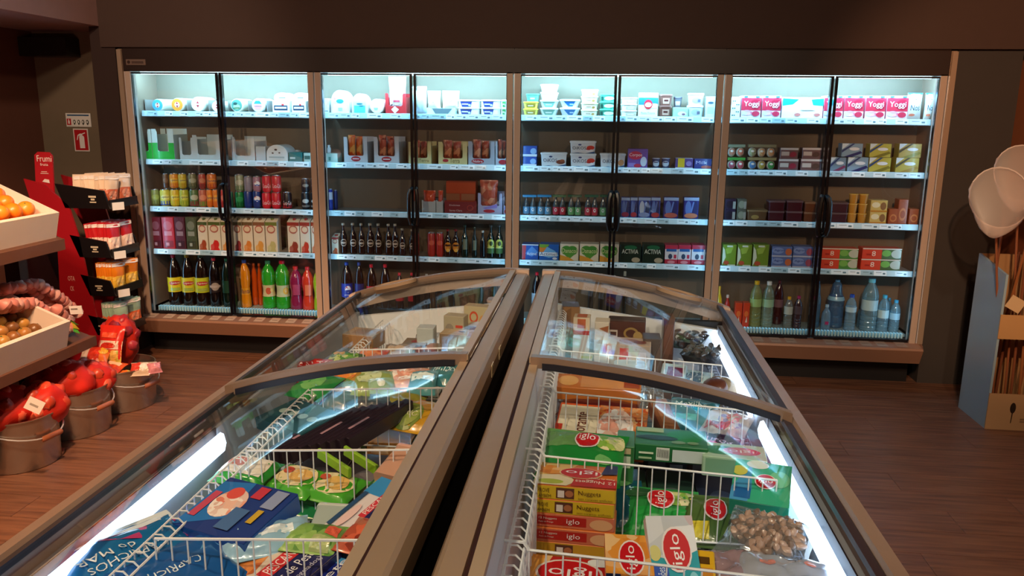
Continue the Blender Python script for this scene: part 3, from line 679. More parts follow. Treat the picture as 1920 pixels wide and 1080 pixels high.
for xs in (235, 590, 772, 935, 1105, 1262, 1600):
    o = P  # separators: bent grey plastic plates between the rows
    a_ = onY(220 + xs / 4.5, 80 + 520 / 4.5, .16)
    m = MB(); m.box((-.002, 0, 0), (.002, .3, .075)).box((-.002, 0, 0), (.018, .3, .002)); so = m.build('shelf_separator', mat('#8a8078', .35, 0, .3), None, False)
    so.location = (a_.x, .16, SH[0] + .0145); ITEMS.append((so, 'grey plastic separator standing between cheeses', 'separator', 'top shelf of first fridge', 'separators on the top shelf', a_.x, 1.6, 0))
for t, (z, hh) in enumerate(((0, 500), (1, 420))): pass
z_, h_ = P('A', 0, 0, 'box', 'cheese_pack', 1305, 1450, 490, 'white cheese pack with navy label', 'cheese', 'white cheese packs', c='#f4f4f4', art_=[('R', .1, .2, .9, .62, '#28405c'), ('R', .16, .34, .84, .5, '#f0f0f0'), ('R', .55, .62, .7, .74, '#d83030')])
P('A', 0, 0, 'box', 'cheese_pack', 1470, 1590, 490, 'white cheese pack with navy label', 'cheese', 'white cheese packs', c='#f4f4f4', art_=[('R', .1, .2, .9, .62, '#28405c'), ('R', .16, .34, .84, .5, '#f0f0f0'), ('R', .55, .62, .7, .74, '#d83030')])
P('A', 0, 0, 'dome', 'cheese_pack', 1320, 1460, 420, 'white domed fresh cheese behind navy labels', 'cheese', 'white cheese packs', z0=h_, yf=.17, c='#f8f8f8', art_=[('R', .3, .3, .7, .42, '#506878')])
P('A', 0, 0, 'dome', 'cheese_pack', 1480, 1610, 420, 'white domed fresh cheese behind navy labels', 'cheese', 'white cheese packs', z0=h_, yf=.17, c='#f8f8f8', art_=[('R', .3, .3, .7, .42, '#506878')])
# second fridge, top shelf
for i in range(4): P('C', 1, 0, 'box', 'cheese_slices', 130, 178, 372 - 28 * (i + 1), 'flat white pack of sliced cheese', 'cheese', 'stack of sliced cheese', z0=i * .018, c=['#f0eee8', '#e0e4e4'][i % 2], art_=[('R', .1, .3, .9, .5, '#90a0a0')], d=.12) if i == 0 else P('C', 1, 0, 'box', 'cheese_slices', 130, 178, 372 - 28 * (i + 1), 'flat white pack of sliced cheese', 'cheese', 'stack of sliced cheese', z0=i * .0175, c=['#f0eee8', '#e0e4e4'][i % 2], d=.12)
P('C', 1, 0, 'dome', 'cheese_pack', 188, 358, 185, 'domed soft cheese with blue oval label', 'cheese', 'domed cheeses', c='#e8e2dc', art_=[('P', [(.02, 0), (.98, 0), (.85, .4), (.15, .4)], '#f8f8f8'), ('E', .5, .52, .2, .09, '#3890c8'), ('E', .22, .66, .07, .06, '#e09090'), ('R', .4, .12, .62, .24, '#b0c8d0')])
P('C', 1, 0, 'dome', 'cheese_pack', 378, 525, 215, 'domed soft cheese with teal wave label', 'cheese', 'domed cheeses', c='#e0dedc', art_=[('R', .08, 0, .9, .62, '#d0f0f0'), ('R', .14, .04, .84, .4, '#58b8c8'), ('E', .5, .48, .2, .04, '#206878'), ('E', .6, .38, .16, .03, '#206878')])
P('C', 1, 0, 'roll', 'round_cheese', 538, 672, 228, 'white round cheese with small green label', 'cheese', g, d=.16, c='#f4f0e0', art_=[('E', .45, .48, .36, .36, '#f8f8ec'), ('P', [(.3, .4), (.6, .4), (.55, .22), (.35, .22)], '#a0dcb8')])
z_, h_ = P('C', 1, 0, 'tray', 'display_tray', 682, 872, 215, 'red cardboard tray with white diamonds', 'tray', 'cardboard trays on the shelves', c='#c82c30', front=.38, art_=[('P', [(.28, .22), (.46, .38), (.66, .22), (.46, .02)], '#f4e8e8'), ('P', [(.22, .4), (.36, .5), (.34, .4)], '#302020')])
P('C', 1, 0, 'bag', 'grated_cheese', 700, 862, 62, 'tall white bag of grated cheese in red tray', 'bag', 'cheese bags', yf=.17, d=.07, z0=.004, c='#f6f4f6', bump=.004, art_=[('E', .5, .34, .28, .12, '#d8e8ec'), ('R', .3, .3, .7, .36, '#c04858')])
P('C', 1, 0, 'bag', 'cheese_bag', 900, 1050, 150, 'grey and white cheese bag behind door post', 'bag', 'cheese bags', d=.07, c='#c8d4e0', bump=.006, seed=3)
z_, h_ = P('C', 1, 0, 'tray', 'display_tray', 1055, 1320, 345, 'low grey tray under the cheese wedges', 'tray', 'cardboard trays on the shelves', c='#d8eef2', front=.8, art_=[('P', [(.18, .9), (.9, .9), (.75, .1), (.3, .1)], '#607478')], leg=.1)
for x0, x1, q in ((1050, 1175, 1), (1182, 1345, 2)):
    P('C', 1, 0, 'bag', 'cheese_wedge', x0, x1, 190, 'beige cheese wedge bag with dark red shield', 'cheese', 'wedge bags', z0=h_ * .55, yf=.17, d=.08, c='#ecd8b8', seed=q, bump=.004, crimp=.05, art_=[('P', [(.3, .9), (.7, .9), (.72, .6), (.5, .4), (.28, .6)], '#8c2c28'), ('P', [(.1, .36), (.9, .36), (.8, .1), (.2, .1)], '#e0a868')])
for x0, x1, cc, look in ((1325, 1530, '#283c80', 'white cream cheese tub with navy label'), (1532, 1722, '#283c80', 'white cream cheese tub with navy label'), (1724, 1792, '#4c9c58', 'white cream cheese tub with green label')):
    P('C', 1, 0, 'tub', 'cream_cheese_tub', x0, x1, 272, look, 'tub', 'cream cheese tubs', stack=2, c='#f4f8f8', lid='#fafafa', taper=.94, art_=[('P', [(.12, .95), (.68, .95), (.62, .05), (.2, .05)], cc), ('R', .2, .42, .5, .6, '#f0f0f8'), ('E', .56, .35, .06, .18, '#d0e0f0')])
# third fridge, top shelf
P('E', 2, 0, 'tub', 'margarine_tub', 92, 232, 282, 'yellow margarine tub with brown label', 'tub', 'margarine tubs', stack=2, c='#f0dc60', lid='#f4e048', art_=[('R', .2, .2, .85, .8, '#a88830'), ('R', .3, .4, .7, .6, '#f8f0c0')])
z_, h_ = P('E', 2, 0, 'tub', 'margarine_tub', 238, 408, 268, 'white margarine tub with pale green label', 'tub', 'margarine tubs', stack=2, c='#f0f4f0', lid='#fcfcfc', taper=.75, art_=[('P', [(.14, .95), (.86, .95), (.75, .1), (.25, .1)], '#8cc4b0'), ('R', .3, .4, .7, .6, '#f4f8f4')])
P('E', 2, 0, 'tub', 'margarine_tub', 242, 408, 130, 'plain white margarine tub with faint print', 'tub', 'margarine tubs', stack=2, z0=h_ * 2, c='#f6f8f4', lid='#fcfcfc', taper=.8, art_=[('R', .3, .3, .7, .6, '#c8d8b8')])
P('E', 2, 0, 'tub', 'margarine_tub', 118, 240, 212, 'flat green lidded tub on yellow tubs', 'tub', 'margarine tubs', z0=.088, c='#68a890', lid='#58a088', art_=[('R', .3, .3, .7, .6, '#d8ecdc')])
P('E', 2, 0, 'tub', 'margarine_tub', 412, 600, 262, 'white margarine tub with bright blue label', 'tub', 'margarine tubs', stack=2, c='#f0f6fa', lid='#fafcff', taper=.72, art_=[('P', [(.2, .95), (.8, .95), (.68, .15), (.42, .15)], '#2878c8'), ('R', .5, .4, .72, .6, '#d0e8ff')])
P('E', 2, 0, 'tub', 'margarine_tub', 602, 762, 175, 'cream margarine tub with brown print', 'tub', 'margarine tubs', stack=4, c='#f4e8cc', lid='#f8e0b0', taper=.86, art_=[('R', .2, .2, .8, .75, '#fbf6e8'), ('E', .75, .4, .1, .22, '#b88848'), ('R', .3, .4, .6, .55, '#b09070')])
P('E', 2, 0, 'tub', 'margarine_tub', 768, 912, 215, 'emerald margarine tub with white label', 'tub', 'margarine tubs', stack=3, c='#48a888', lid='#58b898', taper=.86, art_=[('E', .6, .5, .34, .32, '#f0f8f0'), ('R', .05, .1, .2, .8, '#204c40')])
P('E', 2, 0, 'tub', 'spread_tub', 955, 1106, 245, 'white spread tub with grey-brown print', 'tub', 'spread tubs', stack=3, c='#f4f0e8', lid='#fcf8f0', taper=.9, art_=[('R', .3, .1, .95, .7, '#c8b8a0'), ('R', .4, .3, .8, .5, '#f8f4ec')])
P('E', 2, 0, 'box', 'butter_box', 1110, 1286, 205, 'white and blue box with red disc', 'carton', 'boxes on the top shelf', c='#eef2dc', d=.07, art_=[('R', 0, .5, 1, .8, '#2878c0'), ('E', .8, .46, .28, .1, '#eef2dc'), ('E', .5, .52, .22, .2, '#d02838'), ('E', .5, .5, .17, .1, '#f4e8e8'), ('T', .14, .12, .86, .2, 'Pasta Fresca', '#607080')])
P('E', 2, 0, 'tub', 'spread_tub', 1290, 1412, 218, 'chocolate-brown spread tub', 'tub', 'spread tubs', stack=2, c='#7c4c40', lid='#8c5c50', taper=.84, art_=[('R', .25, .2, .8, .8, '#c89c88'), ('R', .35, .45, .7, .65, '#5c2c28')])
P('E', 2, 0, 'tub', 'spread_tub', 1418, 1495, 240, 'dark grey tub behind the green box', 'tub', 'spread tubs', stack=2, yf=.22, c='#5c5458', lid='#48404c', art_=[('R', .2, .2, .8, .7, '#b8a8a8')])
P('E', 2, 0, 'box', 'yeast_box', 1410, 1546, 335, 'low mint green box with white swirl', 'carton', 'boxes on the top shelf', c='#a8dcb0', d=.06, art_=[('E', .6, .35, .3, .25, '#e8f0e8'), ('E', .7, .3, .12, .12, '#805868')])
P('E', 2, 0, 'tub', 'spread_tub', 1545, 1692, 208, 'white lidded tub with grey script', 'tub', 'spread tubs', stack=2, c='#d8e0e8', lid='#fcfcff', taper=.86, art_=[('E', .5, .5, .3, .3, '#b0b8c8'), ('R', .6, .3, .8, .6, '#686878')])
P('E', 2, 0, 'box', 'milk_box', 1702, 1790, 238, 'tall pale blue pack at right frame post', 'carton', 'boxes on the top shelf', c='#d8f0f4', d=.07, art_=[('E', .5, .7, .3, .06, '#3c6070'), ('R', .2, .2, .8, .5, '#b8e0ec')])
# fourth fridge, top shelf
P('G', 3, 0, 'box', 'cow_print_pack', 128, 205, 215, 'white pack dotted with dark spots', 'carton', 'packs on the top shelf', c='#eef8f8', d=.07, art_=[('E', .2 + .2 * (i % 4), .12 + .17 * (i // 2) % .9, .08, .03, '#205058') for i in range(10)])
yog = [('R', 0, .0, 1, .34, '#e8d8e4'), ('R', 0, .34, 1, .9, '#d03048'), ('E', .72, .62, .3, .22, '#b01c38'), ('E', .3, .24, .28, .12, 'p:swirl'), ('E', .75, .2, .2, .12, '#c8304c'), ('T', .12, .46, .9, .76, 'Yoggi', '#fdf4f8'), ('R', .12, .92, .3, .99, '#2c68a8'), ('R', .7, .92, .9, .99, '#2c68a8')]
for x0, x1 in ((207, 366), (370, 521), (858, 1013), (1016, 1173), (1180, 1342), (1346, 1518)):
    P('G', 3, 0, 'box', 'drinking_yogurt_pack', x0, x1, 206, 'pink and red drinking yogurt four-pack', 'yogurt', 'drinking yogurt packs', c='#f0a8b8', d=.1, art_=yog)
P('G', 3, 0, 'box', 'yogurt_carton', 523, 856, 218, 'wide white yogurt carton with teal corners', 'yogurt', 'packs on the top shelf', c='#f6fafa', d=.1, art_=[('P', [(0, .95), (0, .6), (.25, .66), (.4, .9)], '#20a8a8'), ('P', [(1, .95), (1, .6), (.75, .64), (.7, .9)], '#20a8a8'), ('E', .38, .18, .08, .08, '#d07870'), ('E', .86, .18, .08, .08, '#d07870'), ('R', .45, .4, .8, .6, '#e8ecf4')])
nos = [('P', [(0, .55), (.5, .75), (1, .55), (1, 1), (0, 1)], '#2c90c0'), ('E', .3, .88, .2, .06, '#e0f4fc'), ('T', .16, .34, .78, .56, 'Nos', '#1c4058'), ('E', .3, .18, .2, .05, '#e88868')]
for x0, x1 in ((1520, 1640), (1660, 1745)): P('G', 3, 0, 'bag', 'milk_pouch', x0, x1, 183, 'white milk pouch with blue top', 'pouch', 'milk pouches', d=.06, c='#e4f2f6', bump=.002, crimp=.04, art_=nos)

# ---------------------------------------------------------------- second shelves
for x0, x1 in ((182, 282), (283, 470)): P('A', 0, 1, 'tray', 'display_tray', x0, x1, 728, 'green and white cardboard tray, empty', 'tray', 'empty cardboard trays', d=.2, c='#d4e4dc', c2='#2cb83c', front=.27, leg=.25 if x0 > 200 else .3)
for x0, x1, y in ((520, 640, 800), (630, 870, 780), (958, 1160, 795)): P('A', 0, 1, 'tray', 'display_tray', x0, x1, y, 'white open cardboard tray', 'tray', 'empty cardboard trays', d=.2, c='#c0cccc', front=.22, leg=.17)
P('A', 0, 1, 'box', 'salad_pack', 1165, 1250, 875, 'frosted plastic salad pack', 'pack', 'packs on the second shelf', c='#b8c8cc', d=.1)
P('A', 0, 1, 'dome', 'blister_pack', 1255, 1440, 860, 'silver domed blister pack with dark dots', 'pack', 'packs on the second shelf', c='#dce4e4', art_=[('E', .45, .7, .07, .06, '#303838'), ('E', .3, .5, .05, .05, '#303838'), ('E', .62, .52, .05, .04, '#303838'), ('R', .12, .2, .85, .3, '#a8b8b8')])
P('A', 0, 1, 'box', 'ham_pack', 1445, 1562, 925, 'flat teal pack', 'pack', 'packs on the second shelf', c='#1c7878', d=.12, art_=[('R', .1, .3, .5, .5, '#c0e0dc')])
P('A', 0, 1, 'box', 'ham_pack', 1570, 1640, 930, 'flat pale green pack with dark letters', 'pack', 'packs on the second shelf', c='#c0d8cc', d=.12, art_=[('R', .1, .3, .8, .7, '#406860')])
P('A', 0, 1, 'roll', 'round_cheese', 1462, 1550, 893, 'small white round cheese behind flat packs', 'cheese', 'packs on the second shelf', d=.05, yf=.3, c='#d0d8dc')
P('C', 1, 1, 'box', 'butter_box', 150, 255, 755, 'pale mint box beside empty tray', 'carton', 'boxes on second shelf', c='#b4d0c4', d=.1, art_=[('R', .2, .2, .4, .6, '#5c8c80')])
P('C', 1, 1, 'bottle', 'sauce_bottle', 155, 190, 680, 'small white bottle on mint box', 'bottle', 'boxes on second shelf', z0=.06, yf=.16, c='#e8ecec', cap='#f0f0f0', shape='small')
sau = [('E', .5, .16, .2, .1, '#b02834'), ('R', .36, .14, .64, .18, '#f0d8d8')]
for x0, x1, y, c, look, inn, a_ in ((305, 522, 600, '#c8ccd0', 'white tray of orange-pink sausages', 'p:orange', sau), (578, 812, 600, '#c8ccd0', 'white tray of red sliced meat', 'p:meat', sau),
        (890, 1102, 645, '#d8c88c', 'yellow tray behind the door post', 'p:meat', [('E', .3, .16, .12, .08, '#b02834'), ('T', .45, .1, .9, .24, 'Terra', '#6c5820')]), (1155, 1424, 645, '#d8c88c', 'yellow tray of dark sausage packs', 'p:meat', [('E', .25, .18, .1, .07, '#b02834'), ('T', .4, .08, .74, .28, 'Terra', '#6c5820')]),
        (1426, 1672, 640, '#a8b0bc', 'grey tray with red oval logo', 'p:meat', [('E', .36, .16, .24, .1, '#b02834'), ('T', .18, .11, .54, .21, 'Nobre', '#f8f0f0')]), (1676, 1792, 640, '#b0b8c4', 'narrow grey tray at frame post', 'p:meat', [('E', .6, .14, .34, .1, '#b02834')])):
    z_, h_ = P('C', 1, 1, 'tray', 'display_tray', x0, x1, y + 8, look, 'tray', 'meat trays', c=c, d=.18, front=.28, leg=.16, art_=a_)
    w2 = (x1 - x0) * .3
    for k in range(2): P('C', 1, 1, 'bag', 'sausage_pack', x0 + (x1 - x0) * .18 + k * w2, x0 + (x1 - x0) * .18 + (k + 1) * w2, y - 10 + 12 * k, 'meat pack in ' + look.split(' with')[0].split(' of')[0].split(' behind')[0].split(' at')[0], 'meat', 'vacuum packs of meat', yf=.19 + .05 * k, d=.03, z0=.006, c=inn, bump=.004, seed=k)
z_, h_ = P('E', 2, 1, 'box', 'yogurt_pack', 94, 218, 765, 'royal blue yogurt pack, white strip', 'yogurt', 'yogurt packs', c='#2450b0', stack=1, art_=[('R', 0, 0, 1, .22, '#e0e8f4'), ('E', .75, .5, .22, .3, '#90b8e8')], d=.09)
P('E', 2, 1, 'box', 'yogurt_pack', 94, 222, 672, 'royal blue yogurt pack, white strip', 'yogurt', 'yogurt packs', z0=h_, c='#2450b0', art_=[('R', 0, 0, 1, .22, '#e0e8f4'), ('E', .75, .5, .22, .3, '#90b8e8')], d=.09)
def oik(fr): return [('P', [(0, 0), (.3, .08), (.6, .0), (1, .2), (1, 0)], '#285890'), ('T', .08, .36, .64, .66, 'OiKOS', '#20385c'), ('E', .38, .82, .07, .07, '#283c70')] + ([('E', .78, .38, .18, .18, '#7c3c28'), ('E', .84, .5, .1, .1, '#a05838')] if fr == 'n' else [('E', .82, .55, .16, .2, '#d83828'), ('E', .78, .26, .15, .14, '#f4f0f4'), ('E', .74, .42, .1, .1, '#c02c24')])
z_, h_ = P('E', 2, 1, 'tub', 'greek_yogurt_pack', 503, 743, 738, 'white greek yogurt pack, red strawberry', 'yogurt', 'greek yogurt packs', c='#e4e8ec', lid='#f4f6f8', taper=.9, round_=.08, d=.09, art_=oik('s'))
P('E', 2, 1, 'tub', 'greek_yogurt_pack', 503, 743, 628, 'white greek yogurt pack, red strawberry', 'yogurt', 'greek yogurt packs', z0=h_, c='#e4e8ec', lid='#f4f6f8', taper=.9, round_=.08, d=.09, art_=oik('s'))
P('E', 2, 1, 'tub', 'greek_yogurt_pack', 244, 488, 730, 'white greek yogurt pack, brown nuts', 'yogurt', 'greek yogurt packs', c='#e4e8ec', lid='#f4f6f8', taper=.9, round_=.08, d=.09, art_=oik('n'))
P('E', 2, 1, 'tub', 'greek_yogurt_pack', 765, 1003, 738, 'white greek yogurt pack, tan biscuit', 'yogurt', 'greek yogurt packs', c='#e4e8ec', lid='#f4f6f8', taper=.9, round_=.08, d=.09, art_=[('P', [(0, 0), (.3, .08), (.6, .0), (1, .2), (1, 0)], '#285890'), ('T', .08, .36, .6, .66, 'OiKOS', '#20385c'), ('E', .84, .4, .12, .26, '#d89868')])
P('E', 2, 1, 'box', 'kids_yogurt_box', 1015, 1196, 698, 'purple yogurt box with red lettering patch', 'yogurt', 'dessert packs', c='#7858b8', d=.09, art_=[('E', .38, .66, .34, .22, '#d03058'), ('T', .08, .56, .72, .78, 'Corpos', '#fdf4f8'), ('E', .8, .34, .16, .26, '#d8e4f8'), ('R', .05, .06, .4, .26, '#9888d8'), ('E', .5, .12, .18, .1, '#c83050')])
for x0, x1, y in ((1228, 1305, 778), (1310, 1392, 778)): P('E', 2, 1, 'cup', 'dessert_cup', x0, x1, y, 'dark blue and white dessert cup', 'yogurt', 'dessert packs', c='#48507c', lid='#c8c8dc', art_=[('E', .5, .5, .34, .3, '#c8d8e8'), ('R', .3, .6, .7, .7, '#402860')])
P('E', 2, 1, 'box', 'yogurt_pack', 1432, 1592, 780, 'yellow and violet dessert pack', 'yogurt', 'dessert packs', c='#5c4c90', d=.09, top='#d0c8d8', art_=[('R', .14, .14, .52, 1, '#e8c830'), ('R', 0, 0, 1, .12, '#e8e4ec'), ('E', .76, .5, .16, .24, '#9888c8')])
P('E', 2, 1, 'box', 'yogurt_pack', 1595, 1752, 786, 'deep blue chocolate dessert pack', 'yogurt', 'dessert packs', c='#30408c', d=.09, art_=[('T', .1, .5, .75, .8, 'Milk', '#d8d4f0'), ('E', .7, .2, .3, .16, '#b85850')])
lid_sets = {(0, 105): (('#d08868', '#d87858'), '#90987c'), (0, 265): (('#a8a878', '#e0a870', '#e09860'), '#98906c'), (1, 105): (('#c05870', '#d05868'), '#48a848'), (1, 265): (('#4c88c8', '#c8b048', '#3ca048'), '#a89c6c')}
for (row, xx), (lids, slv) in lid_sets.items():
    x1 = 242 if xx == 105 else 486
    if row == 1: zz, hh = P('G', 3, 1, 'cups', 'fruit_yogurt_pack', xx - 5, x1, 690, 'pack of round-faced fruit yogurt cups', 'yogurt', 'fruit yogurt packs', lids=lids, sleeve=slv, d=.07)
for (row, xx), (lids, slv) in lid_sets.items():
    x1 = 242 if xx == 105 else 486
    if row == 0: P('G', 3, 1, 'cups', 'fruit_yogurt_pack', xx - 3, x1, 588, 'pack of round-faced fruit yogurt cups', 'yogurt', 'fruit yogurt packs', lids=lids, sleeve=slv, z0=hh, d=.07)
bp = lambda q: [('R', 0, .82, 1, 1, '#e8e0dc'), ('R', .06, .3, .5, .66, '#d8c8bc'), ('E', .72, .42, .18, .24, q), ('E', .62, .3, .1, .12, q)]
for x0, x1, q, nm in ((498, 655, '#a02c40', 'mauve yogurt pack with red berries'), (672, 838, '#5c4038', 'mauve yogurt pack with dark berries')):
    zz, hh = P('G', 3, 1, 'box', 'yogurt_pack', x0, x1, 702, nm, 'yogurt', 'berry yogurt packs', c='#7c5c5c', d=.09, art_=bp(q))
    P('G', 3, 1, 'box', 'yogurt_pack', x0 + 12, x1, 614, nm, 'yogurt', 'berry yogurt packs', c='#7c5c5c', d=.09, art_=bp(q), z0=hh)
def mk(c2, q): return [('P', [(0, .55), (.35, 1), (0, 1)], '#d8e8f0'), ('P', [(0, .5), (.5, 1), (.62, 1), (0, .3)], q), ('E', .6, .6, .25, .12, '#e8ecf0'), ('P', [(.1, 0), (.9, .45), (1, .3), (.5, 0)], c2)]
for x0, x1, y, c, c2, q, nm in ((903, 1028, 688, '#7898b0', '#803860', '#283c70', 'steel blue yogurt pack, plum stripe'), (1038, 1204, 688, '#88a8c0', '#202c68', '#283c70', 'steel blue yogurt pack, navy stripe'), (1208, 1382, 690, '#c0b850', '#807828', '#30507c', 'yellow-green yogurt pack, slanted stripes'), (1416, 1602, 692, '#bcac50', '#a88830', '#50503c', 'mustard yogurt pack, slanted stripes')):
    zz, hh = P('G', 3, 1, 'box', 'yogurt_pack', x0, x1, y, nm, 'yogurt', 'striped yogurt packs', c=c, d=.09, art_=mk(c2, q))
for x0, x1, y, c, c2, q, nm in ((993, 1160, 580, '#88a8c0', '#202c68', '#283c70', 'steel blue yogurt pack, navy stripe'), (1212, 1384, 582, '#c0b850', '#807828', '#30507c', 'yellow-green yogurt pack, slanted stripes'), (1440, 1622, 582, '#b8a860', '#909040', '#50503c', 'mustard yogurt pack, slanted stripes')):
    P('G', 3, 1, 'box', 'yogurt_pack', x0, x1, y, nm, 'yogurt', 'striped yogurt packs', c=c, d=.09, art_=mk(c2, q), z0=hh)

# ---------------------------------------------------------------- third shelves
def canart(a, b, c, s=None): return [('R', 0, .0, 1, .3, b), ('E', .5, .55, .34, .18, c)] + ([('T', .15, .46, .85, .64, s, a)] if s else [])
rowcans = ((95, 131, '#7c8048', '#686c38', '#98a050', None, 'dull olive lemonade can'), (134, 186, '#88904c', '#6c7038', '#a8b058', None, 'olive green lemonade can'), (190, 250, '#d8d458', '#3858b0', '#f0ec90', 'Lipton', 'yellow iced tea can, blue base'), (256, 312, '#e0b828', '#c8c030', '#f0dc50', 'Lipton', 'golden yellow iced tea can'),
    (314, 370, '#b8c038', '#90a82c', '#dce060', 'Lipton', 'lime yellow iced tea can'), (378, 433, '#587848', '#8c3838', '#c0c8b0', None, 'green and red guarana can'), (437, 487, '#c06850', '#788838', '#e89878', None, 'coral fruit soda can'), (490, 527, '#e88420', '#d86818', '#f8b040', 'fanta', 'orange soda can'), (529, 565, '#e88420', '#d86818', '#f8b040', 'fanta', 'orange soda can'), (578, 612, '#c84038', '#a02828', '#e08070', None, 'faded red soda can'))
for x0, x1, c, b, e, s, look in rowcans: zz, hh = P('B', 0, 2, 'can', 'soda_can', x0, x1, 186, look, 'can', 'cans on the third shelf', c=c, art_=canart('#303870', b, e, s))
for x0, x1, c, b, e, s, look in ((213, 247, '#705038', '#583828', '#886850', None, 'dim brown soda can'),) + ((252, 306, '#e09020', '#d06c20', '#f0bc40', 'Lipton', 'orange-yellow iced tea can'), (308, 358, '#c8b030', '#b89c28', '#e0cc50', 'Lipton', 'mustard yellow iced tea can'), (371, 422, '#707858', '#50583c', '#a8b098', None, 'grey-green guarana can'), (437, 482, '#b04838', '#802c28', '#c88060', None, 'brick red fruit soda can'), (487, 546, '#d87020', '#b84c18', '#f09838', 'fanta', 'deep orange soda can')):
    P('B', 0, 2, 'can', 'soda_can', x0, x1, 86, look, 'can', 'cans on the third shelf', z0=hh, c=c, art_=canart('#303870', b, e, s))
zz, hh = P('B', 0, 2, 'can', 'soda_can', 640, 662, 200, 'sliver of a green can at door post', 'can', 'cans on the third shelf', c='#40804c')
zz, hh = P('B', 0, 2, 'can', 'soda_can', 666, 721, 200, 'emerald lemon soda can', 'can', 'cans on the third shelf', c='#1c8c48', art_=canart('#fff', '#106830', '#3cb068', None)[:2])
P('B', 0, 2, 'can', 'soda_can', 664, 720, 92, 'silver-green lemon soda can', 'can', 'cans on the third shelf', z0=hh, c='#a8b090', art_=canart('', '#708c60', '#d8d8c0'))
pep = [('E', .5, .55, .3, .18, '#f4f4f8'), ('P', [(.22, .56), (.36, .72), (.64, .72), (.78, .6), (.5, .6)], '#d03040'), ('P', [(.22, .5), (.5, .5), (.78, .46), (.64, .38), (.36, .38)], '#2850b0')]
for i, (x0, x1) in enumerate(((724, 777), (780, 832))):
    P('B', 0, 2, 'can', 'soda_can', x0, x1, 194, 'blue cola can', 'can', 'cola cans', c='#1c3480', art_=pep if i else [])
    P('B', 0, 2, 'can', 'soda_can', x0, x1, 105, 'silver-grey diet cola can', 'can', 'cola cans', z0=hh, c='#8c8494' if not i else '#a8788c', art_=pep if i else [])
ck = [('T', .05, .06, .95, .34, 'Coca-Cola', '#fcf0f0')]
for x0, x1 in ((838, 895), (898, 958)):
    zz, h2 = P('B', 0, 2, 'can', 'soda_can', x0, x1, 205, 'bright red cola can, white script', 'can', 'cola cans', c='#d81c2c', art_=[('T', .14, .22, .86, .5, 'Coca-Cola', '#fcf0f0')])
    P('B', 0, 2, 'can', 'soda_can', x0, x1, 98, 'bright red cola can, white script', 'can', 'cola cans', z0=h2, c='#d81c2c', art_=[('T', .14, .22, .86, .5, 'Coca-Cola', '#fcf0f0')])
P('B', 0, 2, 'can', 'soda_can', 968, 1026, 205, 'black cola can, red base band', 'can', 'cola cans', c='#2c1418', art_=[('R', 0, 0, 1, .35, '#b01c28'), ('T', .14, .22, .86, .5, 'Coca-Cola', '#fcf0f0')])
for i, (x0, x1) in enumerate(((1088, 1140), (1146, 1196))):
    zz, h3 = P('B', 0, 2, 'can', 'beer_can', x0, x1, 205, 'black malt drink can', 'can', 'malt cans', c='#201c20', art_=[('E', .5, .5, .3, .14, '#c8c4bc'), ('R', .1, .1, .9, .22, '#787068')])
    P('B', 0, 2, 'can', 'beer_can', x0, x1, 118, 'black malt drink can', 'can', 'malt cans', z0=h3, c='#201c20' if not i else '#402020', art_=[('E', .5, .5, .3, .14, '#988c7c')])
P('D', 1, 2, 'can', 'energy_drink_can', 65, 98, 190, 'blue and silver energy drink can', 'can', 'energy drinks', c='#2038a0', art_=[('R', .1, .5, .9, .9, '#d0d0e0')]); P('D', 1, 2, 'can', 'energy_drink_can', 104, 138, 200, 'dark blue energy drink can', 'can', 'energy drinks', c='#182868', yf=.2)
P('D', 1, 2, 'box', 'meat_pack', 405, 455, 285, 'small white pack alone at the back', 'pack', 'packs on third shelf', yf=.5, c='#a89c90', d=.05)
P('D', 1, 2, 'box', 'meat_pack', 470, 525, 300, 'low brown pack alone at the back', 'pack', 'packs on third shelf', yf=.5, c='#6c5040', d=.05)
for x0, x1 in ((824, 940), (944, 1000)):
    z_, h_ = P('D', 1, 2, 'tray', 'display_tray', x0, x1, 282, 'low white cardboard tray', 'tray', 'meat trays', c='#b4b8b8', d=.16, front=.9, leg=.1)
    P('D', 1, 2, 'bag', 'sausage_pack', x0 + 8, x1 - 8, 205, 'glossy orange sausage pack in low tray', 'meat', 'vacuum packs of meat', yf=.18, d=.05, z0=.008, c='#d8502c', bump=.006)
z_, h_ = P('D', 1, 2, 'tray', 'display_tray', 1003, 1270, 285, 'maroon tray with handwritten script', 'tray', 'meat trays', c='#7c2028', d=.18, front=.92, leg=.06, art_=[('T', .15, .58, .48, .7, 'Delicias', '#e8c8c8'), ('T', .15, .16, .55, .3, 'Santa Clara', '#e8c8c8'), ('E', .8, .45, .1, .22, '#b04038'), ('E', .8, .45, .08, .17, '#7c2028')])
P('D', 1, 2, 'box', 'ham_box', 1018, 1266, 128, 'tall orange box in maroon tray', 'carton', 'boxes on third shelf', yf=.24, z0=.006, d=.08, c='#a83c20', art_=[('R', 0, .6, 1, .95, '#c04820'), ('R', .0, .36, .46, .58, '#a06040'), ('R', .52, .36, .98, .58, '#a86848')])
for x0, x1 in ((1276, 1480), (1484, 1516)):
    P('D', 1, 2, 'tray', 'display_tray', x0, x1, 225, 'lilac and white tray, red oval', 'tray', 'meat trays', c='#a8a8c4', d=.16, front=.4, leg=.12, art_=[('E', .46, .15, .24, .08, '#b02838'), ('P', [(.2, .3), (.8, .5), (.78, .3), (.3, .24)], '#8878c0')])
    P('D', 1, 2, 'bag', 'sausage_pack', x0 + 14, x1 - (12 if x1 > 1490 else 40), 120, 'tall meat pack in lilac tray', 'meat', 'vacuum packs of meat', yf=.2, d=.05, z0=.005, c='p:meat', bump=.005)
